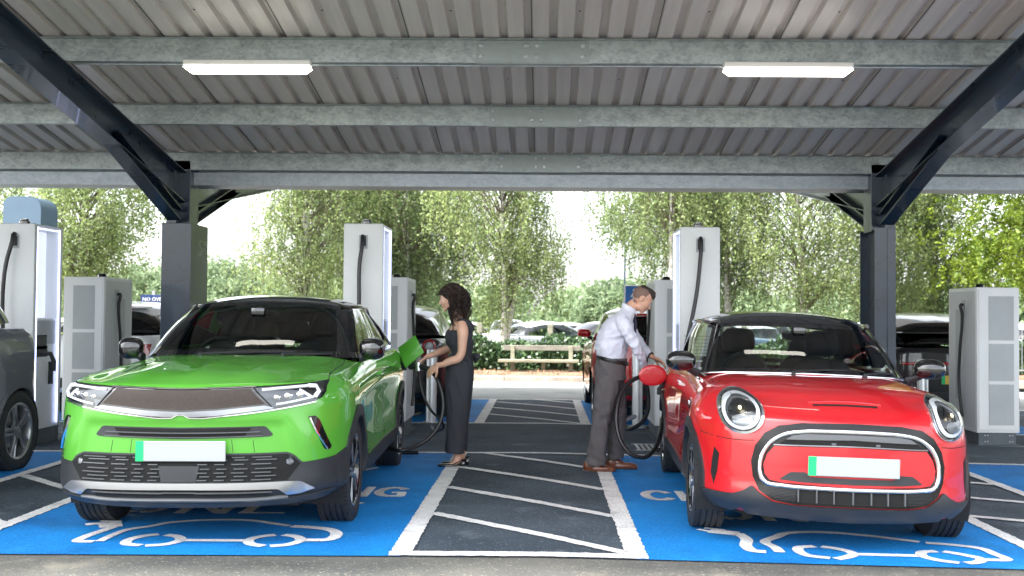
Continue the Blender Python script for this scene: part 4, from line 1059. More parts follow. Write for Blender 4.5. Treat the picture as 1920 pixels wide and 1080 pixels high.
for sg in (1, -1):
    F = (lambda P: P) if sg > 0 else both
    hl = patch('headlight', s, F([(.418, .932), (.62, .946), (.768, .955), (.773, .90), (.76, .874), (.735, .860), (.614, .836), (.52, .819)]), lamp_in, mk, off=.006, rim=.004)
    m = MB(); bead(m, s, F([(.455, .921), (.58, .931), (.705, .938)]), .014, .008, base=.006); bead(m, s, F([(.70, .938), (.735, .935), (.752, .915), (.748, .89), (.735, .876)]), .026, .008, base=.006); bead(m, s, F([(.742, .878), (.68, .864), (.60, .848), (.535, .838)]), .012, .008, base=.006); bead(m, s, F([(.655, .918), (.69, .895), (.715, .876)]), .016, .007, base=.006)
    m.build('drl_strip', drl_m, hl, 40)
    for cx, cz, q in ((.665, .895, .024), (.60, .888, .022), (.54, .880, .018)):
        ln = disc_patch('lens', s, sg * cx, cz, q, q * .8, .007, .006, chrome, hl, 3, 16)
    gp = MB(); bead(gp, s, F([(.405, .936), (.46, .88), (.522, .812)]), .006, .002, base=.0065); gp.build('lamp_gap', seam_m, hl)
th = [(0, .640), (.500, .650), (.522, .660), (.478, .712), (0, .707)]
th = rnd_poly(th + both(th[1:-1][::-1]), .015)
patch('upper_grille', s, th, plastic_blk, mk, off=.003)
ti = [(0, .647), (.36, .652), (.40, .704), (0, .699)]; patch('grille_opening', s, ti + both(ti[1:-1][::-1]), seam_m, mk, off=.006, rim=.003)
m = MB(); bead(m, s, [(-.45, .679), (0, .674), (.45, .679)], .007, .014, base=.004); bead(m, s, [(-.46, .656), (0, .648), (.46, .656)], .006, .010, base=.004)
m.build('grille_slat', bar_m, mk, 40)
for sg in (1, -1):
    F = (lambda P: P) if sg > 0 else both
    patch('air_fin', s, rnd_poly(F([(.705, .760), (.742, .763), (.764, .737), (.820, .566), (.812, .548), (.790, .553), (.742, .68)]), .01), gloss_blk, mk, off=.004, res=.02)
    m = MB(); bead(m, s, F([(.712, .752), (.735, .69), (.77, .62), (.80, .556)]), .014, .010, base=.004); m.build('fin_blade', chrome, mk, 40)
lo = [(0, .205), (.60, .215), (.80, .25), (.872, .30), (.885, .40), (.872, .512), (.80, .500), (.679, .492), (.640, .538), (.602, .556), (0, .556)]
patch('lower_bumper', s, rnd_poly(lo + both(lo[1:-1][::-1]), .012, 2), plastic_blk, mk, off=.010, rim=.02)
for sg in (-1, 1): patch('bumper_corner', s, [(.40, .25), (.40, .512), (.52, .535), (.585, .535), (.545, .25)], plastic_blk, mk, 'x', sg, .0115, .05, .02)
lg = [(0, .395), (.60, .393), (.668, .488), (.632, .530), (.598, .546), (0, .546)]
patch('lower_grille', s, lg + both(lg[1:-1][::-1]), seam_m, mk, off=.0125, rim=.004)
m = MB()
for r_ in range(7):
    z = .533 - .0215 * r_; x = -.585 + (.035 if r_ % 2 else 0)
    while x < .58:
        wd = .055 + .10 * max(0, abs(x + .03) - .28) / .3
        if not (abs(x + wd / 2) < .125 and z < .50) and x + wd < .60: bead(m, s, [(x, z), (x + wd, z)], .007, .010, base=.012, n=4)
        x += wd + .040
m.build('grille_bars', bar_m, mk, 40)
patch('radar_cover', s, [(-.118, .482), (.118, .482), (.100, .396), (-.100, .396)], plastic_blk, mk, off=.018)
for sg in (-1, 1): disc_patch('fog_lamp', s, sg * .612, .499, .020, .020, .018, .003, lamp_in, mk)
sk = [(0, .388), (.60, .388), (.668, .383), (.738, .338), (.66, .322), (.598, .318), (.548, .350), (0, .355)]
patch('skid_plate', s, rnd_poly(sk + both(sk[1:-1][::-1]), .01), satin, mk, off=.024, rim=.02)
m = MB(); bead(m, s, [(-.52, .336), (0, .336), (.52, .336)], .006, .012, base=.012); bead(m, s, [(-.60, .305), (-.5, .300), (0, .298), (.5, .300), (.60, .305)], .020, .014, base=.012); m.build('lip_slat', bar_m, mk, 40)
sl = [(0, .318), (.50, .318), (.535, .348), (0, .352)]; patch('lip_opening', s, sl + both(sl[1:-1][::-1]), seam_m, mk, off=.0125, rim=.003)
m = MB(); bead(m, s, [(-.80, .290), (-.5, .268), (0, .262), (.5, .268), (.80, .290)], .075, .010, base=.010); m.build('lip', plastic_blk, mk, 40)
plate(mk, .012, -.020, .575, .52, .118)
for sg in (-1, 1):
    F = (lambda P: P) if sg > 0 else both
    gap(s, mk, F([(.776, .966), (.768, .975), (.76, .985), (.752, .995)]), 'y', 1, .006)
    gap(s, mk, [(sg * .752, .62), (sg * .745, .9), (sg * .735, 1.2), (sg * .72, 1.42)], 'z', 1, .006)
    gap(s, mk, F([(.29, .636), (.30, .56)]), 'y', 1, .003); gap(s, mk, F([(.41, .63), (.42, .56)]), 'y', 1, .003)
    gap(s, mk, [(1.46, .42), (1.44, .7), (1.45, 1.0)], 'x', sg); gap(s, mk, [(2.44, .42), (2.44, .7), (2.42, 1.03)], 'x', sg); gap(s, mk, [(3.1, .42), (3.16, .6), (3.24, .8), (3.30, 1.03)], 'x', sg)
    m = MB(); bead(m, s, [(2.14, .915), (2.34, .925)], .024, .028, 'x', sg); bead(m, s, [(2.90, .945), (3.08, .955)], .024, .028, 'x', sg); m.build('door_handle', green_paint, mk, 50)
    m = MB(); bead(m, s, [(1.50, .80), (2.0, .83), (2.6, .86), (3.1, .90)], .05, .010, 'x', sg); 
    door_mirror(mk, sg, (.79, 1.62, 1.05), (.885, 1.64, 1.118), .088, .085, .080, gloss_blk, .034, -.35)
# black edging over the side windows down to the tail
for q in (1, -1):
    m = MB(); m.tube([(q * x, y, z) for x, y, z in [(.66, 1.47, 1.075), (.60, 1.84, 1.27), (.555, 2.13, 1.437), (.615, 2.24, 1.43), (.65, 2.6, 1.44), (.65, 2.95, 1.42), (.625, 3.25, 1.36), (.70, 3.42, 1.24), (.80, 3.42, 1.10)]], .013, 8)
    m.build('window_trim', gloss_blk, mk, 50)
wiper(mk, [(-.25, 1.22, 1.095), (0, 1.285, 1.105), (.38, 1.33, 1.105)]); wiper(mk, [(.32, 1.24, 1.095), (.5, 1.35, 1.09), (.62, 1.44, 1.09)])
MB().tube([(.08, 3.2, 1.49), (.08, 3.26, 1.64)], [.005, .003], 6).build('aerial', gloss_blk, mk)
interior(mk, S_MOKKA, 1.72, 2.45, .82, .36, 3.15)
m = MB(); superell(m, (0, 1.98, 1.375), (.11, .02, .032), (.5, .6)); m.box(-.05, .05, 1.80, 1.90, 1.36, 1.42, .01); m.build('rear_view_mirror', gloss_blk, mk, 40)
m = MB(); bead(m, s, [(-.70, .94), (.70, .94)], .06, .01, 'y', -1); m.build('tail_lamp', red_lens, mk, 40)
# open charging flap on the rear wing, with the socket behind it
A, B_, Cc, Dd = [Vector(p) for p in ((.845, 3.60, 1.065), (1.01, 3.54, 1.185), (1.095, 3.50, 1.03), (.925, 3.52, .885))]
m = MB(); G = []
for i in range(9):
    u = i / 8; row = []
    for j in range(9):
        v = j / 8; p = A.lerp(B_, u).lerp(Dd.lerp(Cc, u), v); p.y -= .02 * math.sin(v * 3.14) + .012 * math.sin(u * 3.14); row.append(p)
    G.append(row)
m.grid([[p[:] for p in r_] for r_ in G]); m.grid([[(p.x, p.y + .022, p.z - .006) for p in r_] for r_ in G])
for ed in ([r_[0] for r_ in G], [r_[-1] for r_ in G], G[0], G[-1]): m.grid([[p[:] for p in ed], [(p.x, p.y + .022, p.z - .006) for p in ed]])
m.build('charging_flap', green_paint, mk, 40, weld=.0005)
m = MB(); m.lathe([(.86, 0), (.86, .075), (.905, .08), (.905, .055), (.875, .05), (.875, 0)], 20, 'x', (0, 3.78, .93)); m.tube([(.88, 3.62, .99), (.90, 3.60, .93), (.89, 3.62, .88)], .018, 8); m.build('charging_socket', plastic_blk, mk, 40)
# ---------------------------------------------------------------- the red car
mn = tag(empty('red_hatchback', (1.775, 6.21, zg(1.8) - .002)), 'red electric hatchback with black roof and round headlights', 'car'); mn.rotation_euler = (0, .026, R(-2.2))
mnb, mns, mnW, mnG, mnm = assemble(S_MINI, mn, red_paint, gloss_blk, glass_mat('clear_windscreen', (.66, .71, .68)))
wheels(S_MINI, mn, .315, .205, .215, 'mini', .745)
arches(mns, S_MINI, mn, .055, .22); sills(mns, S_MINI, mn, .18, .33)
s = mns
og = [(0, .302), (.32, .300), (.44, .315), (.512, .362), (.546, .44), (.556, .53), (.536, .62), (.485, .698), (.41, .744), (.28, .763), (0, .770)]
patch('grille_surround', s, og + both(og[1:-1][::-1]), M('piano_black', (.006, .006, .007), .16, spec=.35), mn, off=.012, rim=.02)
rp = [(0, .412), (.385, .420), (.455, .430), (.480, .462), (.488, .515), (.470, .575), (.432, .626), (0, .640)]
patch('front_panel', s, rp + both(rp[1:-1][::-1]), red_paint, mn, off=.019, rim=.01)
ring = [(0, .727), (.15, .725), (.28, .718), (.375, .698), (.447, .652), (.490, .585), (.507, .515), (.502, .45), (.475, .413), (.40, .402), (.2, .398), (0, .397)]
ring = ring + both(ring[1:-1][::-1])
m = MB(); bead(m, s, ring, .026, .020, base=.012, close=True); m.build('chrome_ring', chrome, mn, 60)
tb = [(0, .681), (.37, .668), (.335, .692), (.26, .706), (0, .710)]
patch('grille_band', s, tb + both(tb[1:-1][::-1]), bar_m, mn, off=.022, rim=.012)
ts = [(0, .648), (.418, .636), (.375, .665), (0, .678)]
patch('upper_opening', s, ts + both(ts[1:-1][::-1]), seam_m, mn, off=.0145, rim=.004)
m = MB(); bead(m, s, [(-.435, .634), (0, .645), (.435, .634)], .011, .012, base=.016); m.build('slot_trim', chrome_dk, mn, 40)
m = MB()
for x in (-.12, .13): bead(m, s, [(x, .655), (x + .025, .655)], .014, .006, base=.014, n=3)
m.build('bonnet_bolt', bar_m, mn)
rc = [(0, .428), (.285, .430), (.405, .438), (.345, .484), (.262, .488), (.235, .462), (0, .462)]
patch('plate_recess', s, rnd_poly(rc + both(rc[1:-1][::-1]), .012), plastic_blk, mn, off=.024, rim=.01)
lgx = [(0, .313), (.30, .312), (.305, .388), (0, .388)]
patch('lower_opening', s, lgx + both(lgx[1:-1][::-1]), seam_m, mn, off=.0145, rim=.004)
m = MB()
for x in (-.30, -.20, -.105, -.0, .105, .20, .30): bead(m, s, [(x, .316), (x, .386)], .009, .014, base=.012, n=4)
m.build('grille_bars', bar_m, mn, 40)
m = MB()
for r_ in range(9):
    z = .322 + r_ * .0078; xe = .47 - .06 * max(0, (.35 - z) / .03)
    bead(m, s, [(.315, z), (xe, z)], .0035, .004, base=.0125, n=4); bead(m, s, [(-.315, z), (-xe, z)], .0035, .004, base=.0125, n=4)
m.build('grille_ribs', plastic_blk, mn)
lo = [(0, .205), (.60, .212), (.80, .232), (.838, .312), (.74, .318), (.655, .322), (.59, .352), (.552, .385), (.515, .350), (.44, .305), (.33, .293), (0, .295)]
patch('lower_bumper', s, rnd_poly(lo + both(lo[1:-1][::-1]), .01, 2), plastic_blk, mn, off=.016, rim=.03)
for sg in (-1, 1): patch('bumper_corner', s, [(.36, .225), (.36, .30), (.505, .305), (.505, .215)], plastic_blk, mn, 'x', sg, .0165, .04, .02)
plate(mn, .0, -.036, .532, .52, .112)
for sg in (1, -1):
    F = (lambda P: P) if sg > 0 else both
    hx, hz = sg * .605, .800
    h = disc_patch('headlight', s, hx, hz, .118, .118, .006, .010, gloss_blk, mn, 5, 40)
    disc_patch('chrome_bezel', s, hx, hz, .121, .121, .014, .012, M('bezel', (.78, .79, .82), .15, .9), h, 2, 44, hole=.88)
    disc_patch('drl_ring', s, hx, hz, .098, .098, .019, .012, M('drl_ring', (.72, .75, .80), .25, emit=.14), h, 3, 40, hole=.80, rim=False)
    disc_patch('lamp_bowl', s, hx, hz, .079, .079, .018, .006, lamp_in, h, 4, 32, rim=False)
    disc_patch('lower_reflector', s, hx + .008, hz - .046, .052, .030, .0255, .004, M('lower_bowl', (.34, .36, .40), .2, .5), h, 3, 24, rim=False)
    disc_patch('lens', s, hx + .0, hz + .008, .024, .024, .026, .010, M('lens_dark', (.10, .085, .06), .08, .6), h, 4, 20)
    disc_patch('lens_glow', s, hx + .0, hz + .008, .008, .008, .040, .002, M('halogen_glow', (1., .85, .5), .3, emit=1.5), h, 2, 12, rim=False)
    disc_patch('cover_glass', s, hx, hz, .116, .120, .017, .040, clear_lens, h, 6, 40, rim=False)
    gap(s, mn, F([(.545, .648), (.63, .641), (.73, .643), (.82, .652)]), 'y', 1, .005)
    patch('air_vent', s, F([(.752, .578), (.728, .545), (.735, .44), (.752, .355), (.766, .42), (.762, .50)]), seam_m, mn, off=.003, res=.02)
    gap(s, mn, [(1.30, .38), (1.28, .6), (1.30, .92)], 'x', sg); gap(s, mn, [(2.42, .38), (2.46, .6), (2.44, .92)], 'x', sg)
    gap(s, mn, [(.50, .655), (.62, .72), (.82, .765), (1.05, .76), (1.22, .72)], 'x', sg, .004)
    m = MB(); bead(m, s, [(2.12, .845), (2.30, .852)], .022, .026, 'x', sg); m.build('door_handle', chrome, mn, 50)
    patch('side_scuttle', s, rnd_poly([(1.02, .80), (1.22, .81), (1.20, .755), (1.04, .745)], .01), gloss_blk, mn, 'x', sg, .006, .03)
    m = MB(); bead(m, s, [(1.06, .778), (1.19, .783)], .014, .006, 'x', sg, base=.006); m.build('scuttle_bar', chrome, mn, 40)
    door_mirror(mn, sg, (.745, 1.50, .965), (.875, 1.42, 1.055), .108, .075, .072, gloss_blk, .026, -.25, .85)
    m = MB()   # bright line along the waist
    bead(m, s, [(sg * .735, 1.30), (sg * .74, 1.6), (sg * .745, 2.2), (sg * .75, 2.9), (sg * .72, 3.4)], .014, .010, 'z', 1); m.build('waist_trim', chrome, mn, 50)
m = MB(); m.tube([(x, y - .012, z + .004) for x, y, z in [(-.70, 1.46, .968), (-.58, 1.345, .983), (-.33, 1.245, .993), (0, 1.215, .998), (.33, 1.245, .993), (.58, 1.345, .983), (.70, 1.46, .968)]], .009, 8); m.build('cowl_trim', chrome, mn, 50)
m = MB(); m.tube([(x * q, y, z) for q in (1,) for x, y, z in [(-.70, 1.46, .975), (-.62, 1.70, 1.17), (-.56, 1.92, 1.335)]], .008, 8); m.build('pillar_trim_line', chrome_dk, mn, 50); m = MB(); m.tube([(x, y, z) for x, y, z in [(.70, 1.46, .975), (.62, 1.70, 1.17), (.56, 1.92, 1.335)]], .008, 8); m.build('pillar_trim_line', chrome_dk, mn, 50)
sc = [(0, .868), (.175, .866), (.19, .872), (.175, .878), (0, .883)]
m = MB(); bead(m, s, [(-.19, .862), (-.1, .864), (0, .865), (.1, .864), (.19, .862)], .022, .004, base=.001); m.build('bonnet_scoop', seam_m, mn, 30)
m = MB(); bead(m, s, [(-.215, .870), (-.1, .878), (0, .880), (.1, .878), (.215, .870)], .016, .012, base=.0); m.build('scoop_lip', red_paint, mn, 60)
wiper(mn, [(-.12, 1.19, 1.012), (.1, 1.28, 1.03), (.36, 1.34, 1.03)]); wiper(mn, [(.38, 1.24, 1.01), (.52, 1.33, 1.02), (.62, 1.42, 1.01)])
interior(mn, S_MINI, 1.62, 2.25, .72, .33, 2.90)
m = MB(); superell(m, (.02, 1.80, 1.255), (.12, .02, .035), (.5, .6)); m.box(-.03, .06, 1.70, 1.80, 1.26, 1.32, .01); m.build('rear_view_mirror', gloss_blk, mn, 40)
m = MB(); superell(m, (.66, 3.70, .72), (.09, .10, .13), (.7, .7)); superell(m, (-.66, 3.70, .72), (.09, .10, .13), (.7, .7)); m.build('tail_lamp', red_lens, mn, 50)
# roof lip over the side windows
m = MB()
for q in (1, -1): m.tube([(q * x, y, z) for x, y, z in [(.555, 1.90, 1.345), (.61, 2.1, 1.342), (.635, 2.5, 1.345), (.63, 2.9, 1.342), (.60, 3.3, 1.33)]], .017, 8, flat=.8)
m.build('roof_edge', gloss_blk, mn, 50)
m = MB(); me_c = Vector((-.960, 3.15, .850))
m.lathe([(-.010, 0), (-.010, .07), (-.006, .094), (0, .100), (.004, .097), (.006, 0)], 36, 'y'); m.v = [(me_c.x + a * 1.22 + c * .12, me_c.y + b + a * .10, me_c.z + c * .93 - a * .06) for a, b, c in m.v]; m.build('charging_flap', red_paint, mn, 50)
m = MB(); m.lathe([(-.83, 0), (-.83, .06), (-.885, .065), (-.885, .04), (-.85, .04)], 18, 'x', (0, 3.30, .80)); m.tube([(-.86, 3.2, .77), (-.90, 3.16, .73), (-.90, 3.14, .69)], .02, 8); m.build('charging_socket', plastic_blk, mn, 40)

# ---------------------------------------------------------------- other cars
def variant(base, **k): d = dict(base); d.update(k); return d
S_SUV = variant(S_MOKKA)
def plain_car(name, x, y, rz, label, col, S, roofm=None, wheel='plain', scale=1., group=None, low=True, metal=.3, glass=None):
    t = tag(empty(name, (x, y, zg(x) if abs(x) < 9 and y < 22 else .05), rz), label, 'car', group)
    p = col if not isinstance(col, tuple) else paint('paint_' + name + '_%02d%02d%02d' % tuple(int(c * 99) for c in col), col, metal, .35)
    b, sf, *_ = assemble(S, t, p, roofm or p, glass or glass_far, low)
    for ay in S['axles']:
        for sg in (-1, 1): make_wheel(t, sg * (S['W'][3][1] - .13), ay, S['wz'], sg, S['wz'], .205, S['wz'] * .66, wheel, low=True)
    t.scale = (scale,) * 3
    return t, sf, p
def rear_kit(t, sf, S, kind=0, plate_x=0., pl=True):
    """tail lamps, plate, bumper, wiper on the end that faces the camera"""
    L = S['L']
    if kind == 0:
        m = MB(); bead(m, sf, [(-.72, .86), (-.3, .865), (.3, .865), (.72, .86)], .035, .012, 'y', -1); m.build('tail_lamp', red_lens, t, 40)
    else:
        for sg in (-1, 1): patch('tail_lamp', sf, [(sg * .50, .80), (sg * .74, .80), (sg * .76, .95), (sg * .52, .95)], red_lens, t, 'y', -1, .008, .05)
    patch('rear_bumper', sf, [(-.78, .25), (.78, .25), (.80, .50), (-.80, .50)], plastic_blk, t, 'y', -1, .010, .08)
    if pl:
        p, n = sf.hit('y', plate_x, .66, -1); q = plate(t, plate_x, p.y + .004, .66, .52, .112, 0, plate_y, green=False); g = MB(); g.box(.214, .259, .004, .0095, -.055, .055); g.build('green_band', green_m, q)
    m = MB(); m.tube([(0, L - .33, 1.10), (.2, L - .34, 1.13), (.42, L - .36, 1.12)], .009, 6); m.build('rear_wiper', plastic_blk, t)
PI = math.pi
white_c = (.78, .79, .80)
# rear row, tails towards us
t, sf, p = plain_car('white_suv', -6.10, 14.3 + 4.2, PI, 'white SUV seen from behind between the left power cabinet and the left column', white_c, variant(S_MOKKA), low=False, glass=glass_tint); rear_kit(t, sf, S_MOKKA, 1)
t.scale = (1, 1, 1.02)
MB().box(-.5, .5, 3.30, 3.56, 1.43, 1.46, .01).build('spoiler', p, t); MB().box(-.32, .32, 3.55, 3.57, 1.405, 1.425).build('brake_light', red_lens, t)
MB().tube([(.25, 3.0, 1.5), (.25, 3.05, 1.58)], .02, 8).build('aerial', gloss_blk, t)
t, sf, p = plain_car('black_hatchback', -2.14, 13.75 + 4.2, PI, 'glossy black car seen from behind with its charging socket open, behind the woman', (.012, .014, .017), S_MOKKA, low=False, glass=glass_tint); rear_kit(t, sf, S_MOKKA, 0)
m = MB(); m.tube([(-.80 + 0, 0, 0)], .01) if False else None
p_, n_ = sf.hit('y', -.60, .97, -1)
rg = MB(); rg.tube([(-.66 + .075 * math.cos(a), p_.y + .03, .97 + .075 * math.sin(a)) for a in np.linspace(0, 2 * PI, 25)], .013, 8, cap=False); rg.build('socket_ring', red_lens, t, 40)
rg = MB(); superell(rg, (-.66, p_.y + .01, .97), (.055, .03, .055), (1, 1)); rg.build('charging_socket', ch_grey, t, 40)
t, sf, p = plain_car('red_rear_hatchback', 1.52, 13.7 + 4.2, PI, 'red car seen from behind the man, only its door mirror and tail glass showing', (.55, .01, .015), S_MOKKA, low=False, roofm=paint('silver_and_sky_sheen_roof', (.6, .6, .6)), glass=glass_tint); t.name = 'red_car'; rear_kit(t, sf, S_MOKKA, 1)
MB().box(-.35, .35, 3.56, 3.58, 1.395, 1.425).build('brake_light', red_lens, t)
for sg in (-1, 1): door_mirror(t, sg, (.79, 1.62, 1.05), (.90, 1.66, 1.13), .105, .08, .065, p, .03, -.35)
t, sf, p = plain_car('black_coupe', 5.35, 13.75 + 4.2, PI, 'black car with yellow number plate, seen from behind beside the right power cabinet', (.010, .011, .013), S_MOKKA, low=False, roofm=paint('silver_and_sky_sheen_roof', (.6, .6, .6)), glass=glass_tint); rear_kit(t, sf, S_MOKKA, 0, plate_x=.0)  # silver roof paint stands in for sky reflected in the dark roof
MB().box(-.62, .62, 3.50, 3.80, 1.245, 1.262, .005).build('spoiler', p, t)
# the grey car at the left edge, nose towards us, tail at the post
S_GREY = variant(S_MOKKA); gz_ = lambda z: z + max(0, z - .45) * .22
S_GREY['rings'] = [tuple(gz_(v) for v in r_[:6]) + (r_[6], r_[7] * 2.2 + .02 * i, r_[8], r_[9], r_[10] * 1.5) for i, r_ in enumerate(S_MOKKA['rings'])]; S_GREY['rear'] = [(.95, .42), (.82, .20), (.6, .08), (.3, .02), (0, 0)]; S_GREY['cowl'] = [(a, b, gz_(c)) for a, b, c in S_MOKKA['cowl']]; S_GREY['hood_mid'] = [(a, b, gz_(c)) for a, b, c in S_MOKKA['hood_mid']]; S_GREY['roof_mid'] = [(a, b, gz_(c)) for a, b, c in S_MOKKA['roof_mid']]
S_GREY['house'] = [(a, b, gz_(c), d + .05, e, gz_(f)) for a, b, c, d, e, f in S_MOKKA['house']]
t, sf, p = plain_car('grey_suv', -5.50, 5.62, 0, 'dark grey SUV parked at the left edge, its rear wheel and open charging socket showing', (.13, .14, .158), S_GREY, low=False, glass=glass_tint, metal=.5, wheel='silver'); t.name = 'grey_suv'; t.scale = (1.04, 1.04, 1.04)
for c in [c for c in t.children if c.name.startswith('wheel')]:
    for cc in list(c.children): bpy.data.objects.remove(cc)
    bpy.data.objects.remove(c)
wheels(S_MOKKA, t, .338, .215, .235, 'silver', .785)
arches(sf, S_GREY, t, .035, .25, .006, p); m = MB(); m.tube([(.84, 3.95, .98), (.93, 3.98, .97), (.95, 4.0, .90), (.94, 4.02, .82)], .020, 8); m.build('charging_socket', plastic_blk, t, 40)
# pale cars in the far car park: one of each kind built, then copied with its parts
far_mats = [paint('far_white', (.80, .81, .82), .05), paint('far_silver', (.52, .54, .56), .5), paint('far_blue', (.10, .17, .28), .4), paint('far_grey', (.2, .21, .22), .4)]
proto = []
for i, S in enumerate((variant(S_MOKKA), variant(S_MINI))):
    t, sf, p = plain_car('parked_car', 0, 0, 0, 'x', far_mats[0], S, low=True); proto.append(t)
spots = []
xx = -15.5; i = 0
while xx < 23:
    spots.append((xx, 33.5 + .3 * math.sin(i * 2.1), i)); xx += 2.55; i += 1
xx = -19
while xx < 26: spots.append((xx, 43 + .3 * math.sin(i * 1.7), i)); xx += 2.9; i += 1
used = [False, False]
def place_car(k, x, y, rz, matid, label):
    src = proto[k]
    if not used[k]: t = src; used[k] = True
    else:
        t = src.copy(); C.objects.link(t)
        for c in src.children:
            d = c.copy(); C.objects.link(d); d.parent = t
            for e in c.children: f = e.copy(); C.objects.link(f); f.parent = d
    t.location = (x, y + 2, -.34); t.rotation_euler = (0, 0, rz)
    for c in t.children:
        if c.type == 'MESH' and c.name.split('.')[0] in ('body', 'roof'):
            c.material_slots[0].link = 'OBJECT'; c.material_slots[0].material = far_mats[matid]
    tag(t, label, 'car', 'cars parked in the far car park beyond the hedge'); return t
ORD = 'first second third fourth fifth sixth seventh eighth ninth tenth eleventh twelfth thirteenth fourteenth fifteenth sixteenth seventeenth eighteenth'.split()
FAR_L = {0: 'pale white car', 1: 'silver car', 2: 'dark blue car', 3: 'grey car'}
for x, y, i in spots:
    k = i % 3 == 2; mi = [0, 0, 1, 0, 0, 3, 0, 1, 0, 2][i % 10]
    row = 'front row beyond the hedge' if y < 38 else 'back row beneath distant trees'
    rz = (R(90) if i % 4 == 3 else PI * (i % 2)) + .06 * math.sin(i * 5); rz = rz if i % 4 != 3 else PI * .96
    nth = (spots.index((x, y, i)) if y < 38 else spots.index((x, y, i)) - sum(q[1] < 38 for q in spots))
    place_car(int(k), x, y, rz + (R(-58) if y < 38 else 0), mi, '%s, %s from the left in the %s' % (FAR_L[mi], ORD[nth], row))
# ================================================================ people
skin_m = M('skin', (.58, .33, .23), .5, var=.06, scale=14, sub=.25); skin_f = M('skin_woman', (.62, .37, .26), .48, var=.05, scale=14, sub=.25)
lip_m = M('lips', (.42, .14, .12), .4); hair_d = M('dark_curls', (.024, .014, .010), .42, var=.4, scale=60); hair_s = M('short_brown_hair', (.030, .019, .014), .6, var=.3, scale=90, bump=.5, bscale=500)
hair_f = M('faded_hair', (.17, .105, .08), .7, var=.2, scale=160)
brow_m = M('eyebrow', (.03, .02, .015), .7); eye_w = M('eye_white', (.7, .68, .66), .2); iris_m = M('iris', (.03, .018, .01), .1)
black_cloth = M('black_crepe', (.028, .030, .037), .8, var=.18, scale=5, bump=.25, bscale=60)
shirt_m = M('white_shirt', (.66, .67, .76), .75, var=.04, scale=6, bump=.15, bscale=40); trouser_m = M('grey_trousers', (.100, .090, .092), .85, var=.12, scale=7, bump=.3, bscale=120)
leather = M('brown_leather', (.16, .050, .022), .28, var=.3, scale=12, coat=.3); belt_m = M('belt_black', (.01, .01, .01), .35); tie_m = M('navy_tie', (.02, .022, .05), .6)
def fused(name, mb, mat, parent, voxel=.007, smooth=4, wr=0., wscale=.12, seed=0, lump=None):
    """one continuous surface grown round overlapping shapes"""
    me = mb.mesh(name + '_raw'); o = bpy.data.objects.new(name + '_raw', me); C.objects.link(o)
    r = o.modifiers.new('r', 'REMESH'); r.mode = 'VOXEL'; r.voxel_size = voxel; r.use_smooth_shade = True
    if smooth: s = o.modifiers.new('s', 'SMOOTH'); s.factor = .6; s.iterations = smooth
    dg = bpy.context.evaluated_depsgraph_get(); m2 = bpy.data.meshes.new_from_object(o.evaluated_get(dg)); bpy.data.objects.remove(o); bpy.data.meshes.remove(me)
    if lump: 
        co = np.empty(len(m2.vertices) * 3); m2.vertices.foreach_get('co', co); co = co.reshape(-1, 3)
        no = np.empty(len(m2.vertices) * 3); m2.vertices.foreach_get('normal', no); no = no.reshape(-1, 3)
        co += no * lump(co)[:, None]; m2.vertices.foreach_set('co', co.ravel()); m2.update()
    m2.name = name; return link(name, m2, mat, parent, True)
def limb(mb, pts, rad, n=16, k=24, flat=1.):
    P = smooth_path(pts, k); t = chord(pts); r = herm(t, np.array(rad, float), np.linspace(0, t[-1], k)); return mb.tube([tuple(p) for p in P], list(r), n, flat=flat)
def stack(mb, secs, n=28, k=40, sq=.9):
    """secs: (x, y, z, rx, ry): horizontal slices of a torso or a trouser leg"""
    S_ = np.array(secs, float); t = chord(S_[:, :3]); D = herm(t, S_, np.linspace(0, t[-1], k)); vs = []; fs = []
    for x, y, z, rx, ry in D:
        for i in range(n):
            a = 2 * math.pi * i / n; c, s = math.cos(a), math.sin(a); vs.append((x + rx * math.copysign(abs(c) ** sq, c), y + ry * math.copysign(abs(s) ** sq, s), z))
    for j in range(k - 1):
        for i in range(n): fs.append((j * n + i, j * n + (i + 1) % n, (j + 1) * n + (i + 1) % n, (j + 1) * n + i))
    fs.append(tuple(range(n))[::-1]); fs.append(tuple((k - 1) * n + i for i in range(n))); return mb.add(vs, fs)
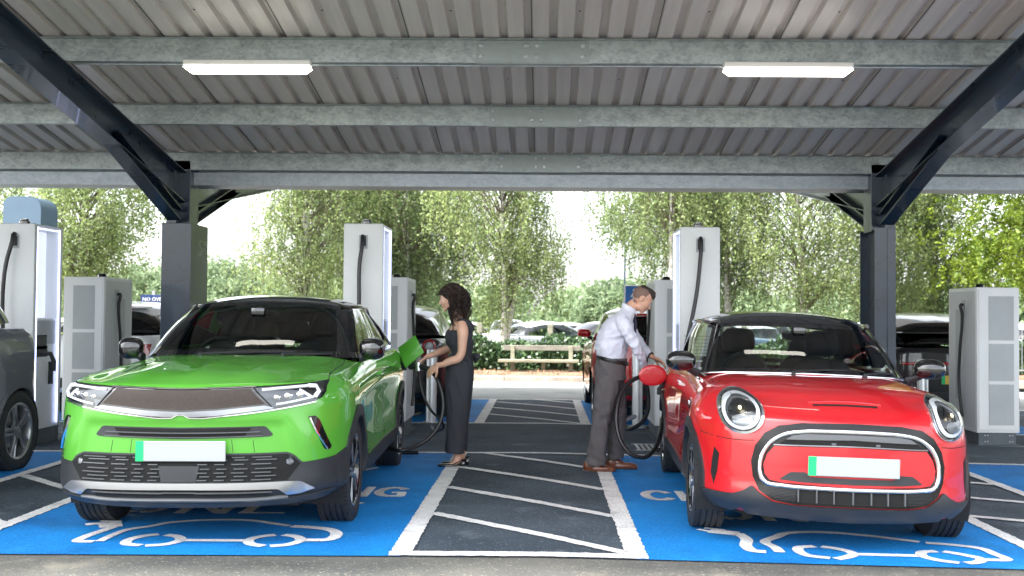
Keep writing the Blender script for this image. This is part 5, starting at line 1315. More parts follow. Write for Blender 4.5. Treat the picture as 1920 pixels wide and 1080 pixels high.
def hand(mb, wrist, d, nrm, thumb, curl=.5, size=1., spread=.12):
    """palm with four bent fingers and a thumb leaving its side; d = pointing direction, nrm = back of the hand, thumb = +-1 side"""
    d = Vector(d).normalized(); nrm = Vector(nrm); nrm = (nrm - d * nrm.dot(d)).normalized(); sd = d.cross(nrm) * thumb; w = Vector(wrist); q = size
    mt = Matrix((sd, d, nrm)).transposed()
    superell(mb, (w + d * .048 * q)[:], (.040 * q, .050 * q, .0145 * q), (.7, .8), (16, 10), mt)
    limb(mb, [(w - d * .02)[:], (w + d * .02)[:]], [.024 * q, .023 * q], 12, 5, .75)
    for i, (off, L) in enumerate(((.029, .068), (.010, .077), (-.010, .071), (-.028, .056))):
        b = w + d * (.088 - abs(off - .005) * .25) * q + sd * off * q; dirv = (d + sd * off * spread * 40 * .1).normalized(); pts = [b - dirv * .012 * q, b]; ang = 0; p = b
        for j, (f, c) in enumerate(((.45, .6), (.30, 1.), (.25, .9))):
            ang += curl * c; v = dirv * math.cos(ang) - nrm * math.sin(ang); p = p + v * L * f * q; pts.append(p)
        limb(mb, [x[:] for x in pts], [.0088 * q, .0090 * q, .0082 * q, .0076 * q, .0062 * q], 10, 14)
    b = w + d * .022 * q + sd * .028 * q; v1 = (d * .6 + sd * .75 - nrm * .25).normalized(); v2 = (d * .85 + sd * .35 - nrm * .4).normalized()
    limb(mb, [(b - v1 * .012)[:], (b + v1 * .032 * q)[:], (b + v1 * .032 * q + v2 * .028 * q)[:], (b + v1 * .032 * q + v2 * .05 * q)[:]], [.012 * q, .0115 * q, .0095 * q, .007 * q], 10, 12)
def head(mb, c, tilt, s=1., male=False):
    """facing +x before tilt (forward rotation about y); returns transform"""
    mt = Matrix.Translation(c) @ Matrix.Rotation(tilt, 4, 'Y'); r3 = mt.to_3x3()
    def E(p, r, e=(1, 1), rot=None): superell(mb, (mt @ (Vector(p) * s))[:], [a * s for a in r], e, (22, 16), r3 if rot is None else r3 @ rot)
    E((-.012, 0, .035), (.098, .075, .088)); E((.035, 0, -.01), (.058, .062, .085), (.9, .9)); E((.04, 0, -.062), (.046, .048 if male else .043, .040), (.85, .85))
    E((.076, 0, -.092), (.018, .022, .018)); E((.02, 0, -.07), (.05, .055, .03), (.9, .9))
    E((.080, 0, .028), (.016, .045, .012), (.9, .8))                              # brow
    E((.102, 0, -.022), (.020, .013, .014)); E((.096, 0, -.002), (.010, .009, .028), rot=Matrix.Rotation(R(-24), 3, 'Y'))   # nose
    E((.088, 0, -.050), (.011, .022, .0065)); E((.087, 0, -.061), (.011, .020, .007))            # lips
    for y in (-1, 1):
        E((.066, y * .034, -.022), (.022, .020, .022)); E((-.008, y * .076, -.002), (.017, .009, .029), (.8, .8), Matrix.Rotation(R(-10), 3, 'Y')); E((-.016, y * .080, .008), (.008, .008, .016))
    return mt, s
def face_parts(par, mt, s):
    for y in (-1, 1):
        m = MB(); superell(m, (mt @ (Vector((.077, y * .032, .004)) * s))[:], [.012 * s] * 3, (1, 1), (12, 8)); e = m.build('eye', eye_w, par, 60)
        m = MB(); superell(m, (mt @ (Vector((.0855, y * .032, .002)) * s))[:], [.0055 * s] * 3, (1, 1), (10, 6)); m.build('iris', iris_m, e, 60)
        m = MB(); m.tube([(mt @ (Vector(p) * s))[:] for p in ((.090, y * .012, .022), (.0905, y * .030, .028), (.079, y * .052, .023))], [.003, .004, .002], 6, flat=.7); m.build('eyebrow', brow_m, par, 60)
        m = MB(); m.tube([(mt @ (Vector(p) * s))[:] for p in ((.0875, y * .020, .008), (.0895, y * .032, .0105), (.082, y * .046, .006))], [.0015, .0022, .0015], 6); m.build('eyelash', brow_m, par, 60)
    m = MB(); superell(m, (mt @ (Vector((.0955, 0, -.050)) * s))[:], (.006 * s, .019 * s, .0045 * s), (1, 1), (12, 6), mt.to_3x3()); superell(m, (mt @ (Vector((.0945, 0, -.0605)) * s))[:], (.007 * s, .017 * s, .005 * s), (1, 1), (12, 6), mt.to_3x3()); m.build('lips', lip_m, par, 60)
from mathutils import noise as mnoise
def folds(co, fr, amp, seed):
    """soft irregular creases: ridged noise stretched along the cloth"""
    return np.array([(.5 - abs(mnoise.noise(Vector((p[0] * fr[0] + p[2] * 3 + seed, p[1] * fr[1], p[2] * fr[2] - p[0] * 4)))) * 1.6) * amp - amp * .3 for p in co])
# ---------------------------------------------------------------- woman (faces -x)
WX, WY = -.774, 9.66; gz = zg(WX)
wm = tag(empty('person', (WX, WY, gz)), 'woman with long dark curls in a black sleeveless jumpsuit holding the charging cable', 'person')
def wp(px, py, dy=0): return ((px - 1020) / 206.6 - WX, dy, 1.36 - (py - 591) / 206.6 - gz)
b = MB()
hc = Vector(wp(845, 560, -.0)); 
hb = MB(); mtw, sw = head(hb, (0, 0, 0), 0, .95)
flip = Matrix.Translation(hc) @ Matrix.Rotation(math.pi, 4, 'Z') @ Matrix.Rotation(R(14), 4, 'Y')
b.add([(flip @ Vector(v))[:] for v in hb.v], hb.f)
limb(b, [wp(860, 602), wp(858, 590), wp(852, 576)], [.056, .045, .047], 16, 10)
stack(b, [(*wp(862, 640)[:2], .95 + .17, .085, .125), (*wp(862, 622)[:2], wp(0, 622)[2], .10, .145), (*wp(864, 606)[:2], wp(0, 606)[2], .07, .150), (*wp(862, 598)[:2], wp(0, 598)[2], .050, .07)], k=20)
limb(b, [wp(868, 606, -.135), wp(871, 616, -.175), wp(871, 640, -.195), wp(868, 664, -.205), wp(864, 670, -.205), wp(850, 675, -.205), wp(833, 682, -.20), wp(825, 683, -.195)], [.040, .050, .043, .037, .037, .036, .026, .023], 16, 40)
limb(b, [wp(868, 606, .135), wp(868, 618, .175), wp(858, 640, .20), wp(846, 652, .20), wp(830, 658, .17), wp(806, 668, .10), wp(798, 671, .08)], [.040, .048, .042, .037, .036, .026, .023], 16, 40)
hand(b, wp(826, 683, -.196), (-.55, .12, -.48), (-.45, -.75, .42), -1, .42, 1.02)
hand(b, wp(799, 671, .08), (-.75, -.25, -.6), (-.6, .1, .7), 1, .95, 1.0)
for dy, fx in ((-.07, 0), (.09, 5)):
    limb(b, [wp(863 + fx, 835, dy), wp(862 + fx, 852, dy), wp(861 + fx, 861, dy)], [.045, .037, .036], 14, 8)
    limb(b, [wp(867 + fx, 860, dy), wp(856 + fx, 866, dy), wp(842 + fx, 871, dy)], [.030, .031, .022], 14, 12, .7)
body_w = fused('body', b, skin_f, wm, .0055, 3)
fm = Matrix.Identity(4); face_parts(body_w, flip @ Matrix.Identity(4), .95)
# jumpsuit: bodice, waist and two wide legs
b = MB()
stack(b, [(*wp(864, 684)[:2], wp(0, 684)[2], .122, .170), (*wp(865, 672)[:2], wp(0, 672)[2], .112, .155), (*wp(866, 660)[:2], wp(0, 660)[2], .104, .135), (*wp(864, 645)[:2], wp(0, 645)[2], .118, .145), (*wp(861, 628)[:2], wp(0, 628)[2], .128, .157),
          (*wp(865, 616)[:2], wp(0, 616)[2], .106, .152), (*wp(868, 606)[:2], wp(0, 606)[2], .076, .136), (*wp(870, 600)[:2], wp(0, 600)[2], .046, .112)], k=40)
for dy in (-.082, .082):
    stack(b, [(*wp(864, 690, dy)[:2], wp(0, 690)[2], .122, .090), (*wp(863, 710, dy)[:2], wp(0, 710)[2], .124, .094), (*wp(862, 745, dy)[:2], wp(0, 745)[2], .116, .090), (*wp(860, 790, dy)[:2], wp(0, 790)[2], .100, .085), (*wp(857 + (2 if dy > 0 else 0), 846, dy)[:2], wp(0, 846)[2], .092, .085)], k=40)
    stack(b, [(*wp(864, 676, dy)[:2], wp(0, 676)[2], .115, .088), (*wp(863, 705, dy)[:2], wp(0, 705)[2], .125, .094)], k=12)
lump = lambda co: folds(co, (14, 14, 2.2), .011, 3.) + .003 * np.sin(co[:, 0] * 26 + np.sin(co[:, 2] * 5) * 1.5) * np.clip((.95 - co[:, 2]) / .4, 0, 1) + .0035 * np.sin(co[:, 2] * 55 + co[:, 0] * 25 + co[:, 1] * 14) * np.exp(-((co[:, 2] - 1.05) / .12) ** 2)
fused('jumpsuit', b, black_cloth, wm, .0065, 3, lump=lump)
b = MB()
for dy in (-.082, .082): limb(b, [wp(850, 624, dy * .55), wp(855, 611, dy * .9), wp(867, 600.5, dy * 1.15), wp(879, 606, dy * 1.1), wp(885, 620, dy)], [.028, .024, .020, .026, .03], 12, 20)
b.build('shoulder_straps', black_cloth, wm, 60)
b = MB(); limb(b, [wp(889, 664, -.03), wp(897, 668, -.04), wp(901, 673, -.04)], [.012, .030, .016], 10, 8); limb(b, [wp(888, 664, 0), wp(893, 680, .02)], [.012, .014], 8, 6); b.build('belt_knot', black_cloth, wm, 60)
# bare V neckline shows skin: a slim wedge of skin set on the bodice
for dy, fx in ((-.07, 0), (.09, 5)):
    b = MB(); P0 = wp(826 + fx, 874, dy); gl = 0.0
    superell(b, (P0[0] + .085, dy, .020), (.095, .034, .016), (.8, .8)); limb(b, [wp(840 + fx, 871, dy), wp(831 + fx, 873, dy), wp(825 + fx, 874, dy)], [.030, .022, .006], 12, 8, .6)
    b.box(wp(873 + fx, 0)[0] - .022, wp(873 + fx, 0)[0] + .014, dy - .018, dy + .018, .0, .05, .004); limb(b, [(wp(872 + fx, 0)[0] + .01, dy, .045), (wp(860 + fx, 0)[0], dy, .028), (wp(848 + fx, 0)[0], dy, .02)], [.018, .022, .028], 10, 8, .5)
    b.tube([(wp(853 + fx, 0)[0], dy - .032, .03), (wp(872 + fx, 0)[0] + .02, dy - .03, .075), (wp(872 + fx, 0)[0] + .034, dy, .08), (wp(872 + fx, 0)[0] + .02, dy + .03, .075), (wp(853 + fx, 0)[0], dy + .032, .03)], .004, 6)
    b.build('shoe', gloss_blk, wm, 50)
# curls
b = MB(); hv = lambda x, y, z: (flip @ Vector((x, y, z)))
superell(b, hv(-.030, 0, .045)[:], (.106, .089, .093), (1, 1), (24, 16), flip.to_3x3()); superell(b, hv(-.085, 0, -.03)[:], (.050, .080, .10), (1, 1), (20, 14))
superell(b, hv(-.105, 0, -.12)[:], (.028, .070, .10), (1, 1), (20, 14))
rs = random.Random(3); rs_face = [1] * 7
for i in range(430):
    th = rs.uniform(-math.pi, math.pi); ph = rs.uniform(-.1, 1.45)
    root = Vector((-.028 + .104 * math.cos(ph) * math.cos(th), .090 * math.cos(ph) * math.sin(th), .045 + .092 * math.sin(ph)))
    front = root.x > .035
    if root.x > .058 and root.z < .085: continue
    L = rs.uniform(.16, .40) * (.95 if not front else .75)
    out = Vector((root.x + .03, root.y, 0)); out = out.normalized() if out.length > 0 else Vector((1, 0, 0))
    if front: out = Vector((.12, math.copysign(1, root.y), 0)).normalized()
    n = 26; pts = []; ph0 = rs.uniform(0, 6.28); rr_ = rs.uniform(.009, .019); tw = rs.uniform(75, 120); p = hv(*root)
    side_dir = flip.to_3x3() @ out; ax = Vector((0, 0, -1))
    for k in range(n):
        t = k / (n - 1); c = p + side_dir * (.040 * math.sin(min(1, t * 1.9) * math.pi / 2) + (.012 if front else .035) * t) + ax * (L * t ** 1.15)
        a = ph0 + tw * L * t; e = side_dir.cross(ax).normalized()
        c = c + (side_dir * math.cos(a) + e * math.sin(a)) * rr_ * min(1, t * 5)
        # keep off the face
        lo = flip.inverted() @ c
        lim = .012 if lo.z > -.08 else .035
        if lo.z < .055 and lo.x > lim and rs_face[i % 7]: lo.x = lim - (lo.x - lim) * .15; c = flip @ lo
        pts.append(c[:])
    b.tube(pts, [.0042 * (1 - .55 * k / (n - 1)) for k in range(n)], 5)
hr = b.build('hair', hair_d, wm, 60)
# ---------------------------------------------------------------- man (faces +x)
MX, MY = .59, 9.50; gz2 = zg(MX)
mnp = tag(empty('person', (MX, MY, gz2)), 'man in white shirt and grey trousers bending over the red car\'s charging flap', 'person')
def mp_(px, py, dy=0): return ((px - 1020) / 210.5 - MX, dy, 1.36 - (py - 594) / 210.5 - gz2)
hcm = Matrix.Translation(mp_(1203, 562, -.01)) @ Matrix.Rotation(R(38), 4, 'Y')
b = MB(); hb = MB(); head(hb, (0, 0, 0), 0, .94, True); b.add([(hcm @ Vector(v))[:] for v in hb.v], hb.f)
limb(b, [mp_(1172, 592), mp_(1180, 580), mp_(1192, 570)], [.066, .056, .056], 16, 10)
limb(b, [mp_(1218, 662, .13), mp_(1226, 670, .10)], [.027, .024], 12, 6)
hand(b, mp_(1226, 670, .10), (.80, -.30, -.42), (.35, .3, .85), -1, .42, 1.05)
hand(b, mp_(1210, 688, -.02), (.80, .25, -.30), (.3, -.5, .8), 1, .9, 1.05)
limb(b, [mp_(1203, 680, -.05), mp_(1211, 688, -.02)], [.028, .025], 12, 6)
stack(b, [(*mp_(1165, 600)[:2], mp_(0, 600)[2], .09, .16), (*mp_(1172, 590)[:2], mp_(0, 590)[2], .07, .10)], k=6)
for px, py, dy in ((1116, 868, -.10), (1157, 862, .10)): limb(b, [mp_(px, py - 40, dy), mp_(px, py, dy)], [.05, .04], 12, 6)
body_m = fused('body', b, skin_m, mnp, .0055, 3); face_parts(body_m, hcm, .94)
b = MB()
S_T = [(1149, 676, .132, .165), (1147, 664, .143, .170), (1147, 652, .158, .180), (1151, 632, .160, .190), (1158, 612, .150, .200), (1165, 597, .120, .185), (1172, 587, .085, .130), (1178, 579, .062, .075)]
stack(b, [(mp_(px, 0)[0], 0, mp_(0, py)[2], rx * .95, ry * .94) for px, py, rx, ry in S_T], k=44)
limb(b, [mp_(1163, 598, -.14), mp_(1166, 607, -.19), mp_(1177, 627, -.205), mp_(1188, 646, -.20), (mp_(1197, 662, -.16)), mp_(1207, 683, -.04)], [.060, .068, .060, .053, .047, .038], 18, 36)
limb(b, [mp_(1165, 596, .14), mp_(1174, 606, .19), mp_(1190, 626, .22), mp_(1203, 644, .21), mp_(1220, 664, .125)], [.058, .066, .058, .050, .037], 18, 30)
lump = lambda co: folds(co, (9, 5, 16), .012, 1.) + folds(co, (22, 14, 9), .006, 5.)
sh = fused('shirt', b, shirt_m, mnp, .0065, 2, lump=lump)
b = MB()   # collar and cuffs
c0 = Vector(mp_(1180, 575)); cr = [(c0 + Vector((.062 * math.cos(a) * 1.0, .064 * math.sin(a), -.035 * math.cos(a) * 1.0)))[:] for a in np.linspace(.35, 2 * math.pi - .35, 26)]
cr2 = [(Vector(p) * 1 + Vector(((p[0] - c0.x) * .14, (p[1]) * .16, -.040)))[:] for p in cr]; b.grid([cr, cr2]); b.grid([[(x * 1.0, y * 1.0, z) for x, y, z in cr2], [(x + (x - c0.x) * .06, y * 1.05, z - .004) for x, y, z in cr2]])
b.build('collar', shirt_m, sh, 60)
b = MB(); b.tube([mp_(1216, 660, .142), mp_(1222, 666, .118)], [.041, .040], 18, flat=.9); b.build('cuff', shirt_m, sh, 60)
b = MB(); b.tube([mp_(1222, 666, .118), mp_(1224, 668, .11)], [.031, .031], 16); b.build('wristband', belt_m, mnp, 60)
b = MB(); b.tube([mp_(1189, 590, -.0), mp_(1191, 604, -.015), mp_(1190, 622, -.025), mp_(1187, 634, -.03)], [.012, .016, .020, .024], 8, flat=.4); b.build('tie', tie_m, mnp, 60)
b = MB()
stack(b, [(mp_(1147, 0)[0], 0, mp_(0, 712)[2], .135, .178), (mp_(1145, 0)[0], 0, mp_(0, 698)[2], .140, .182), (mp_(1146, 0)[0], 0, mp_(0, 684)[2], .138, .176), (mp_(1148, 0)[0], 0, mp_(0, 672)[2], .136, .172)], k=18)
LA = [(1140, 705, -.085, .120, .098), (1137, 735, -.088, .108, .095), (1130, 770, -.092, .088, .085), (1124, 810, -.097, .082, .076), (1119, 850, -.10, .085, .072), (1118, 869, -.10, .090, .073)]
LB = [(1150, 705, .085, .112, .098), (1154, 735, .09, .100, .094), (1160, 768, .095, .084, .084), (1160, 810, .10, .074, .075), (1157, 845, .10, .072, .070), (1157, 862, .10, .074, .070)]
for Lg in (LA, LB): stack(b, [(mp_(px, 0)[0], dy, mp_(0, py)[2], rx, ry) for px, py, dy, rx, ry in Lg], k=44)
lump = lambda co: folds(co, (12, 12, 4), .012, 8.) + .002 * np.sin(co[:, 2] * 30 + co[:, 0] * 42 + np.sin(co[:, 1] * 20)) * np.clip(1.1 - co[:, 2], 0, 1) + .005 * np.sin(co[:, 2] * 75 + co[:, 0] * 30) * np.exp(-((co[:, 2] - .12) / .10) ** 2) + .004 * np.sin(co[:, 2] * 60 - co[:, 0] * 30) * np.exp(-((co[:, 2] - .52) / .10) ** 2)
tr_ = fused('trousers', b, trouser_m, mnp, .0065, 2, lump=lump)
b = MB(); c0 = mp_(1148, 676); bp = [(c0[0] + .143 * math.cos(a) + .002, .178 * math.sin(a), c0[2] - .030 * math.cos(a)) for a in np.linspace(0, 2 * math.pi, 33)]
for o_, zz in ((0, .018), (0, -.018)): pass
b.grid([[(x, y, z - .018) for x, y, z in bp], [(x + (x - c0[0]) * .02, y * 1.02, z) for x, y, z in bp], [(x, y, z + .018) for x, y, z in bp]]); b.build('belt', belt_m, tr_, 60)
for px, py, dy, L in ((1124, 883, -.10, 1), (1168, 876, .10, 1)):
    b = MB(); x0 = mp_(px, 0)[0]
    superell(b, (x0 - .085, dy, .055), (.055, .042, .052), (.75, .7)); superell(b, (x0 + .02, dy, .032), (.125, .046, .030), (.8, .75)); superell(b, (x0 + .095, dy, .022), (.05, .040, .021), (.8, .75)); superell(b, (x0 - .03, dy, .055), (.07, .040, .040), (.8, .8), mtx=Matrix.Rotation(R(24), 3, 'Y'))
    f = fused('shoe', b, leather, mnp, .005, 3)
    b = MB(); b.box(x0 - .14, x0 - .065, dy - .036, dy + .036, 0, .022, .004); superell(b, (x0 + .02, dy, .007), (.13, .047, .008), (.7, .4)); b.build('sole', belt_m, f, 40)
# hair: clipped sides, longer top swept forward
b = MB(); HM = lambda x, y, z: (hcm @ Vector((x * .94, y * .94, z * .94)))[:]
superell(b, HM(-.018, 0, .038), (.0895, .0715, .082), (1, 1), (24, 16), hcm.to_3x3())
b.v = [v if (lambda l: not (l.x > .052 and l.z < .075) and not (l.z < -.035))(hcm.inverted() @ Vector(v)) else (hcm @ (Vector((min((hcm.inverted() @ Vector(v)).x, .045), (hcm.inverted() @ Vector(v)).y * .88, max((hcm.inverted() @ Vector(v)).z, -.03))))) [:] for v in b.v]
b.build('clipped_hair', hair_f, mnp, 60)
b = MB(); superell(b, HM(.000, 0, .083), (.085, .052, .046), (.9, .8), (24, 14), hcm.to_3x3()); superell(b, HM(.050, 0, .086), (.024, .040, .024), (.9, .9), (18, 10), hcm.to_3x3())
rs = random.Random(5)
for i in range(140):
    y = rs.uniform(-.052, .052); x = rs.uniform(-.085, .025); z = .079 + .052 * math.sqrt(max(0, 1 - (y / .060) ** 2)) * math.sqrt(max(.05, 1 - ((x - .004) / .098) ** 2))
    b.tube([HM(x, y, z - .006), HM(x + .025, y, z + .004), HM(x + .05, y * .98, z - .004)], [.0035, .0035, .0012], 4)
b.build('hair', hair_s, mnp, 60)
b = MB(); superell(b, HM(.045, 0, -.062), (.042, .0495, .038), (.85, .85), (20, 12), hcm.to_3x3())
# ---------------------------------------------------------------- hoses in their hands
gun = tag(empty('charging_connector', (0, 0, 0)), 'black charging connector with a grey ring gripped in the woman\'s hands', 'connector')
def wv(px, py, y): return ((px - 1020) / 206.6, y, 1.36 - (py - 591) / 206.6)
m = MB(); m.tube([wv(768, 688, 9.78), wv(785, 687, 9.72), wv(800, 690, 9.64), wv(812, 695, 9.56)], [.034, .030, .026, .024], 14); m.build('grip', plastic_blk, gun, 50)
m = MB(); m.tube([wv(785, 680, 9.70), wv(786, 696, 9.70)], [.030, .034], 14); m.build('ring', satin, gun, 50)
cable([wv(812, 695, 9.56), wv(822, 705, 9.52), wv(833, 730, 9.48), wv(837, 762, 9.45), wv(831, 790, 9.42), wv(812, 815, 9.36), wv(790, 828, 9.30), wv(768, 833, 9.22), wv(745, 833, 9.35), wv(725, 828, 9.9)], .018, label='thick black hose curving down from the woman\'s hands to behind the green car', n=90)
cable([wv(786, 695, 9.70), wv(788, 715, 9.70), wv(797, 745, 9.68), (wv(812, 770, 9.64)), wv(830, 785, 9.58), wv(834, 792, 9.6), wv(820, 812, 9.8), wv(800, 812, 10.2)], .012, label='thinner black lead hanging in front of the steel bollard beside the woman', n=70)
def mv(px, py, y): return ((px - 1020) / 210.5, y, 1.36 - (py - 594) / 210.5)
cable([mv(1236, 696, 9.50), mv(1222, 700, 9.46), mv(1204, 704, 9.42), mv(1180, 714, 9.36), mv(1162, 735, 9.30), mv(1154, 765, 9.24), mv(1154, 795, 9.20), mv(1162, 822, 9.16), mv(1180, 842, 9.14), mv(1202, 847, 9.16), mv(1222, 836, 9.25), mv(1236, 812, 9.4), mv(1246, 790, 9.7), mv(1262, 812, 10.3), mv(1275, 800, 10.6)], .019, label='thick black hose looping in front of the man\'s trousers to the red car', n=110)
cable([mv(1206, 702, 9.50), mv(1213, 722, 9.52), mv(1217, 745, 9.54), mv(1216, 772, 9.56), mv(1207, 793, 9.6), mv(1192, 805, 9.66), mv(1172, 810, 9.9), mv(1190, 806, 10.4), mv(1215, 806, 10.8)], .020, label='second black hose loop hanging in front of the round bollard beside the man', n=90)
# ================================================================ vegetation
def leaf_mat(name, c1, c2, scale=.9, tr=.45, rough=.5):
    m = bpy.data.materials.new(name); m.use_nodes = True; MATS[name] = m; nt = m.node_tree; L = nt.links.new; nt.nodes.clear()
    o = nt.nodes.new('ShaderNodeOutputMaterial'); b = nt.nodes.new('ShaderNodeBsdfPrincipled'); t = nt.nodes.new('ShaderNodeBsdfTranslucent'); mx = nt.nodes.new('ShaderNodeMixShader')
    tc = nt.nodes.new('ShaderNodeTexCoord'); n = nt.nodes.new('ShaderNodeTexNoise'); n.inputs['Scale'].default_value = scale; n.inputs['Detail'].default_value = 2
    n2 = nt.nodes.new('ShaderNodeTexWhiteNoise'); n2.noise_dimensions = '1D'; at = nt.nodes.new('ShaderNodeAttribute'); at.attribute_name = 'leaf'; L(at.outputs['Fac'], [q for q in n2.inputs if q.name == 'W'][0])
    a = nt.nodes.new('ShaderNodeMath'); a.operation = 'MULTIPLY_ADD'; L(n2.outputs['Value'], a.inputs[0]); a.inputs[1].default_value = .55; 
    sb = nt.nodes.new('ShaderNodeMath'); sb.operation = 'SUBTRACT'; L(n.outputs['Fac'], sb.inputs[0]); sb.inputs[1].default_value = .27; L(sb.outputs[0], a.inputs[2])
    L(tc.outputs['Object'], n.inputs['Vector']); r = nt.nodes.new('ShaderNodeValToRGB'); e = r.color_ramp.elements; e[0].position = .2; e[1].position = .8; e[0].color = (*c1, 1); e[1].color = (*c2, 1)
    L(a.outputs[0], r.inputs[0]); L(r.outputs[0], b.inputs['Base Color']); L(r.outputs[0], t.inputs[0]); b.inputs['Roughness'].default_value = rough
    mx.inputs[0].default_value = tr; L(b.outputs[0], mx.inputs[1]); L(t.outputs[0], mx.inputs[2]); L(mx.outputs[0], o.inputs[0]); return m
leaf_birch = leaf_mat('birch_leaves', (.10, .16, .045), (.36, .44, .17)); leaf_oak = leaf_mat('lime_leaves', (.07, .13, .012), (.26, .34, .035)); leaf_hedge = leaf_mat('hedge_leaves', (.012, .04, .012), (.10, .17, .07), 2.5, .15, .35)
leaf_far_hazed = leaf_mat('far_hazed_leaves', (.13, .19, .10), (.28, .36, .19), .12); leaf_dark = leaf_mat('dark_leaves', (.05, .09, .03), (.20, .27, .10))  # far trees' leaves kept paler: distance haze mixed into their colour
bark_b = M('birch_bark', (.48, .46, .42), .8, var=.45, scale=7, stretch=(1, 1, 3), bump=.3); bark_d = M('bark', (.11, .095, .06), .9, var=.3, scale=9, stretch=(3, 3, 1), bump=.5)
def leaf_cloud(name, P, size, mat, parent, rs, droop=.5, asp=.62):
    n = len(P); P = np.asarray(P, float)
    u = rs.normal(size=(n, 3)); u[:, 2] -= droop * 1.5; u /= np.linalg.norm(u, axis=1)[:, None]
    w = rs.normal(size=(n, 3)); w -= u * (w * u).sum(1)[:, None]; w /= np.linalg.norm(w, axis=1)[:, None]
    s = size * rs.uniform(.65, 1.3, (n, 1)); V = np.empty((n, 4, 3)); V[:, 0] = P; V[:, 1] = P + u * s * .5 + w * s * asp * .5; V[:, 2] = P + u * s; V[:, 3] = P + u * s * .5 - w * s * asp * .5
    me = bpy.data.meshes.new(name); me.vertices.add(n * 4); me.vertices.foreach_set('co', V.ravel()); me.loops.add(n * 4); me.loops.foreach_set('vertex_index', np.arange(n * 4)); me.polygons.add(n)
    me.polygons.foreach_set('loop_start', np.arange(n) * 4); me.polygons.foreach_set('loop_total', np.full(n, 4)); me.update()
    at = me.attributes.new('leaf', 'FLOAT', 'FACE'); at.data.foreach_set('value', rs.uniform(0, 1000, n)); me.validate()
    return link(name, me, mat, parent)
def tree(name, x, y, h, rx, ry, z0, n_cl, label, mat, bark, seed, size=.085, weep=1., lean=0., trunk_r=.13, strands=10, per=26, twin=False, group=None, solid=.35):
    """trunk with limbs to every clump; each clump lets thin leafy strands hang"""
    lm_ = MB(); rs = np.random.RandomState(seed); t = tag(empty(name, (x, y, .05 if y < 30 else -.34)), label, 'tree', group)
    m = MB(); top = np.array([lean, 0, h * .93]); kn = [(0, 0, 0), (lean * .15 + .05, .03, h * .25), (lean * .45 - .05, -.04, h * .5), (lean * .8, .03, h * .75), tuple(top)]
    TP = smooth_path(kn, 24); m.tube([tuple(p) for p in TP], list(np.linspace(trunk_r, .02, 24)), 9)
    if twin: m.tube([(.0, .1, 0), (.35, .15, h * .3), (.55, .1, h * .55), (.8, 0, h * .8)], [trunk_r * .8, trunk_r * .6, trunk_r * .35, .015], 8)
    pts = []; zc = (z0 + h) / 2; rz = (h - z0) / 2
    for i in range(int(n_cl * 1.35)):
        v = rs.normal(size=3); v /= np.linalg.norm(v); q = rs.uniform(solid, 1) ** .6
        c = np.array([lean * .5 + v[0] * rx * q, v[1] * ry * q, zc + v[2] * rz * q])
        c[0] += .25 * rx * math.sin(c[2] * 1.9 + seed) ; k = int(np.clip((c[2] - .25 * rz) / h * 23, 4, 23)); s_ = TP[k]
        mid = (s_ + c) / 2 + np.array([0, 0, .25 * abs(c[0])])
        lm_.tube([tuple(s_), tuple(mid), tuple(c)], [.022, .013, .004], 4, cap=False)
        for j in range(strands):
            b = c + rs.normal(size=3) * np.array([.32, .32, .22]) * (rx / 2.) ; L = rs.uniform(.35, 1.3) * weep; sw = rs.normal(size=2) * .12
            tt = rs.uniform(0, 1, per); arch = np.stack([sw[0] * tt + .04 * np.sin(tt * 9 + j), sw[1] * tt, -L * tt ** 1.2], 1)
            pts.append(b + arch + rs.normal(size=(per, 3)) * .045)
            if weep > .6 and j % 3 == 0: lm_.tube([tuple(b), tuple(b + np.array([sw[0] * .5, sw[1] * .5, -L * .45])), tuple(b + np.array([sw[0], sw[1], -L]))], .004, 3, cap=False)
    m.build('trunk', bark, t, 60, fixn=False); lm_.build('limbs', bark_d, t, 60, fixn=False)
    P = np.concatenate(pts); P = P[P[:, 2] > z0 * .55]; leaf_cloud('crown', P, size * .78, mat, t, rs, .4 * weep); return t
BL = 'weeping birch, '
tree('birch_tree', -12.0, 27.6, 6.6, 1.75, 1.6, 1.75, 105, 'rounded birch behind the blue-grey totem at the left edge', leaf_birch, bark_b, 11, .095)
tree('birch_tree', -6.5, 28.2, 8.2, 1.9, 1.6, 2.0, 100, 'weeping birch between the left column and the tall post, seen above the green car', leaf_birch, bark_b, 12, .09, 1.3, lean=.5)
tree('birch_tree', -3.9, 30.2, 9.0, 2.0, 1.8, 1.7, 130, 'dense birch behind the tall charging post and the woman\'s head', leaf_dark, bark_b, 13, .10, 1.2)
tree('birch_tree', -1.05, 27.4, 8.0, 1.55, 1.4, 1.55, 125, 'pale-leaved birch with two white trunks directly behind the park bench', leaf_birch, bark_b, 14, .085, 1.35, trunk_r=.10, twin=True)
tree('birch_tree', 3.3, 28.6, 9.4, 2.1, 1.7, 3.0, 95, 'tall weeping birch above the blue footpath sign and the man', leaf_birch, bark_b, 15, .09, 1.5, lean=.4)
tree('birch_tree', 6.9, 28.4, 8.8, 2.1, 1.7, 1.7, 110, 'weeping birch right of the tall post, seen above the red car roof', leaf_birch, bark_b, 16, .09, 1.4, lean=-.3)
tree('birch_tree', 9.6, 30.0, 8.6, 1.8, 1.7, 1.3, 105, 'slim birch just right of the right column', leaf_birch, bark_b, 17, .095, 1.2)
tree('broadleaf_tree', 13.9, 27.5, 7.6, 3.6, 2.4, 1.7, 190, 'bright yellow-green broadleaf tree above the right power cabinet', leaf_oak, bark_d, 18, .12, .45, trunk_r=.18, strands=9, per=30)
tree('birch_tree', -16.4, 31, 8, 2.4, 2, 1.5, 70, 'birch at the far left edge behind the other birches', leaf_birch, bark_b, 19, .11)
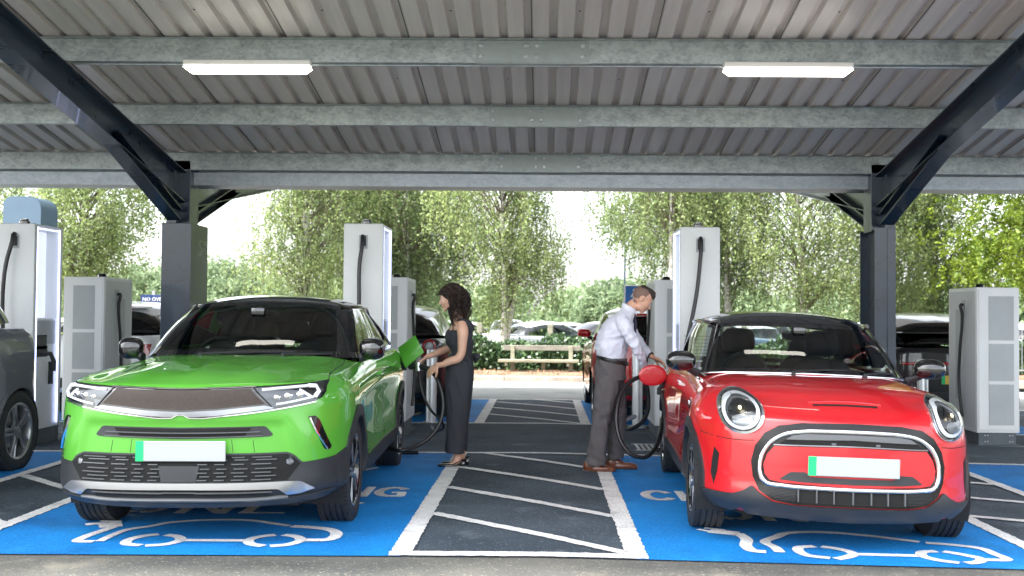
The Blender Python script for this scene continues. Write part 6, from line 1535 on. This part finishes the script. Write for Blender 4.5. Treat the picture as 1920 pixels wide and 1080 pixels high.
tree('broadleaf_tree', 5.0, 38, 8.4, 2.6, 2.2, 1.6, 90, 'darker tree standing in the far car park behind the right tall post', leaf_dark, bark_d, 20, .13, .7)
tree('broadleaf_tree', -5.6, 40, 7.8, 2.6, 2.2, 1.5, 80, 'darker tree standing in the far car park behind the left tall post', leaf_dark, bark_d, 21, .13, .7)
tree('broadleaf_tree', 3.2, 52, 3.6, 1.9, 2.0, .8, 60, 'rounded green tree behind the man\'s head and the footpath sign', leaf_far_hazed, bark_d, 22, .20, .4)
tree('broadleaf_tree', -13.4, 46, 4.1, 2.6, 2.4, .8, 80, 'rounded tree seen low beside the left column under the open sky', leaf_far_hazed, bark_d, 23, .18, .4)
tree('broadleaf_tree', -18.2, 50, 3.9, 3.0, 2.4, .8, 70, 'small rounded tree behind the navy parking sign', leaf_far_hazed, bark_d, 24, .18, .4)
# ivy hedge along the far kerb
rs = np.random.RandomState(5); P = []
for i in range(46000):
    x = rs.uniform(-14, 16); u = rs.uniform(); top = .74 + .10 * math.sin(x * 2.3) + .06 * math.sin(x * 7.1) + (.28 if x < -1.9 and x > -4 else 0)
    zf = rs.uniform() ** .8; z = .10 + zf * top; yw = .55 * math.sqrt(max(0, 1 - (zf * .9) ** 2)) + .18
    y = 25.35 - yw * (1 if u < .8 else rs.uniform(-1, 1)) + .12 * math.sin(x * 5 + z * 6) + rs.normal() * .06
    P.append((x, y, z))
hd = tag(empty('hedge', (0, 0, 0)), 'dark leafy ivy hedge running behind the wooden bench', 'hedge')
leaf_cloud('foliage', P, .085, leaf_hedge, hd, rs, .2, .8)
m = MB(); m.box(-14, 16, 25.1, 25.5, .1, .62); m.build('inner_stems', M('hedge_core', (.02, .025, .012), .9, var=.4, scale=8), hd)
P = [(rs.normal() * .45, rs.normal() * .3, .05 + abs(rs.normal()) * .45) for i in range(1800)]
sb = tag(empty('shrub', (-11.2, 23.3, .1)), 'small leafy shrub on the kerb between the totem and the left power cabinet', 'shrub'); leaf_cloud('foliage', P, .10, leaf_oak, sb, rs, -.3, .5)
MB().tube([(0, 0, 0), (.05, .02, .5)], [.03, .01], 6).build('stem', bark_d, sb)
P = np.stack([rs.uniform(-14, 14, 2600), rs.uniform(22.4, 24.9, 2600), rs.uniform(.095, .13, 2600)], 1)
lit = leaf_cloud('leaf_litter', P, .05, M('dry_leaves', (.25, .13, .06), .8, var=.4, scale=3), None, rs, 0); tag(lit, 'fallen dry leaves on the bare soil in front of the hedge', 'leaf litter', kind='stuff')
# far wood
P = []; rs = np.random.RandomState(9)
for i in range(150):
    x = rs.uniform(-75, 75); y = 92 + rs.uniform(0, 40); h = rs.uniform(1.5, 3.0) + (.8 if abs(x) > 28 else 0) + (y - 92) * .05; r_ = rs.uniform(2.2, 4)
    for j in range(26):
        v = rs.normal(size=3); v /= np.linalg.norm(v); v[2] = abs(v[2]); c = np.array([x, y, .6]) + v * np.array([r_, r_ * .7, h])
        P.append(c + rs.normal(size=(16, 3)) * .5)
wd = leaf_cloud('woodland', np.concatenate(P), .62, leaf_far_hazed, None, rs, .1, .8); tag(wd, 'hazy green line of woods on the horizon beyond the far car park', 'woodland', kind='stuff')

tree('birch_tree', -5.3, 31.5, 8.6, 1.7, 1.5, 1.8, 95, 'green birch filling the gap between the left tall post and the weeping birch beside it', leaf_birch, bark_b, 31, .10, 1.3)
tree('birch_tree', 5.2, 30.5, 9.0, 1.8, 1.5, 1.9, 100, 'birch directly above the right tall charging post, between two others', leaf_dark, bark_b, 32, .10, 1.3)
tree('birch_tree', 11.4, 31.5, 8.6, 1.8, 1.5, 1.2, 100, 'birch between the right column and the bright broadleaf tree, half hidden by it', leaf_dark, bark_b, 33, .10, 1.2)
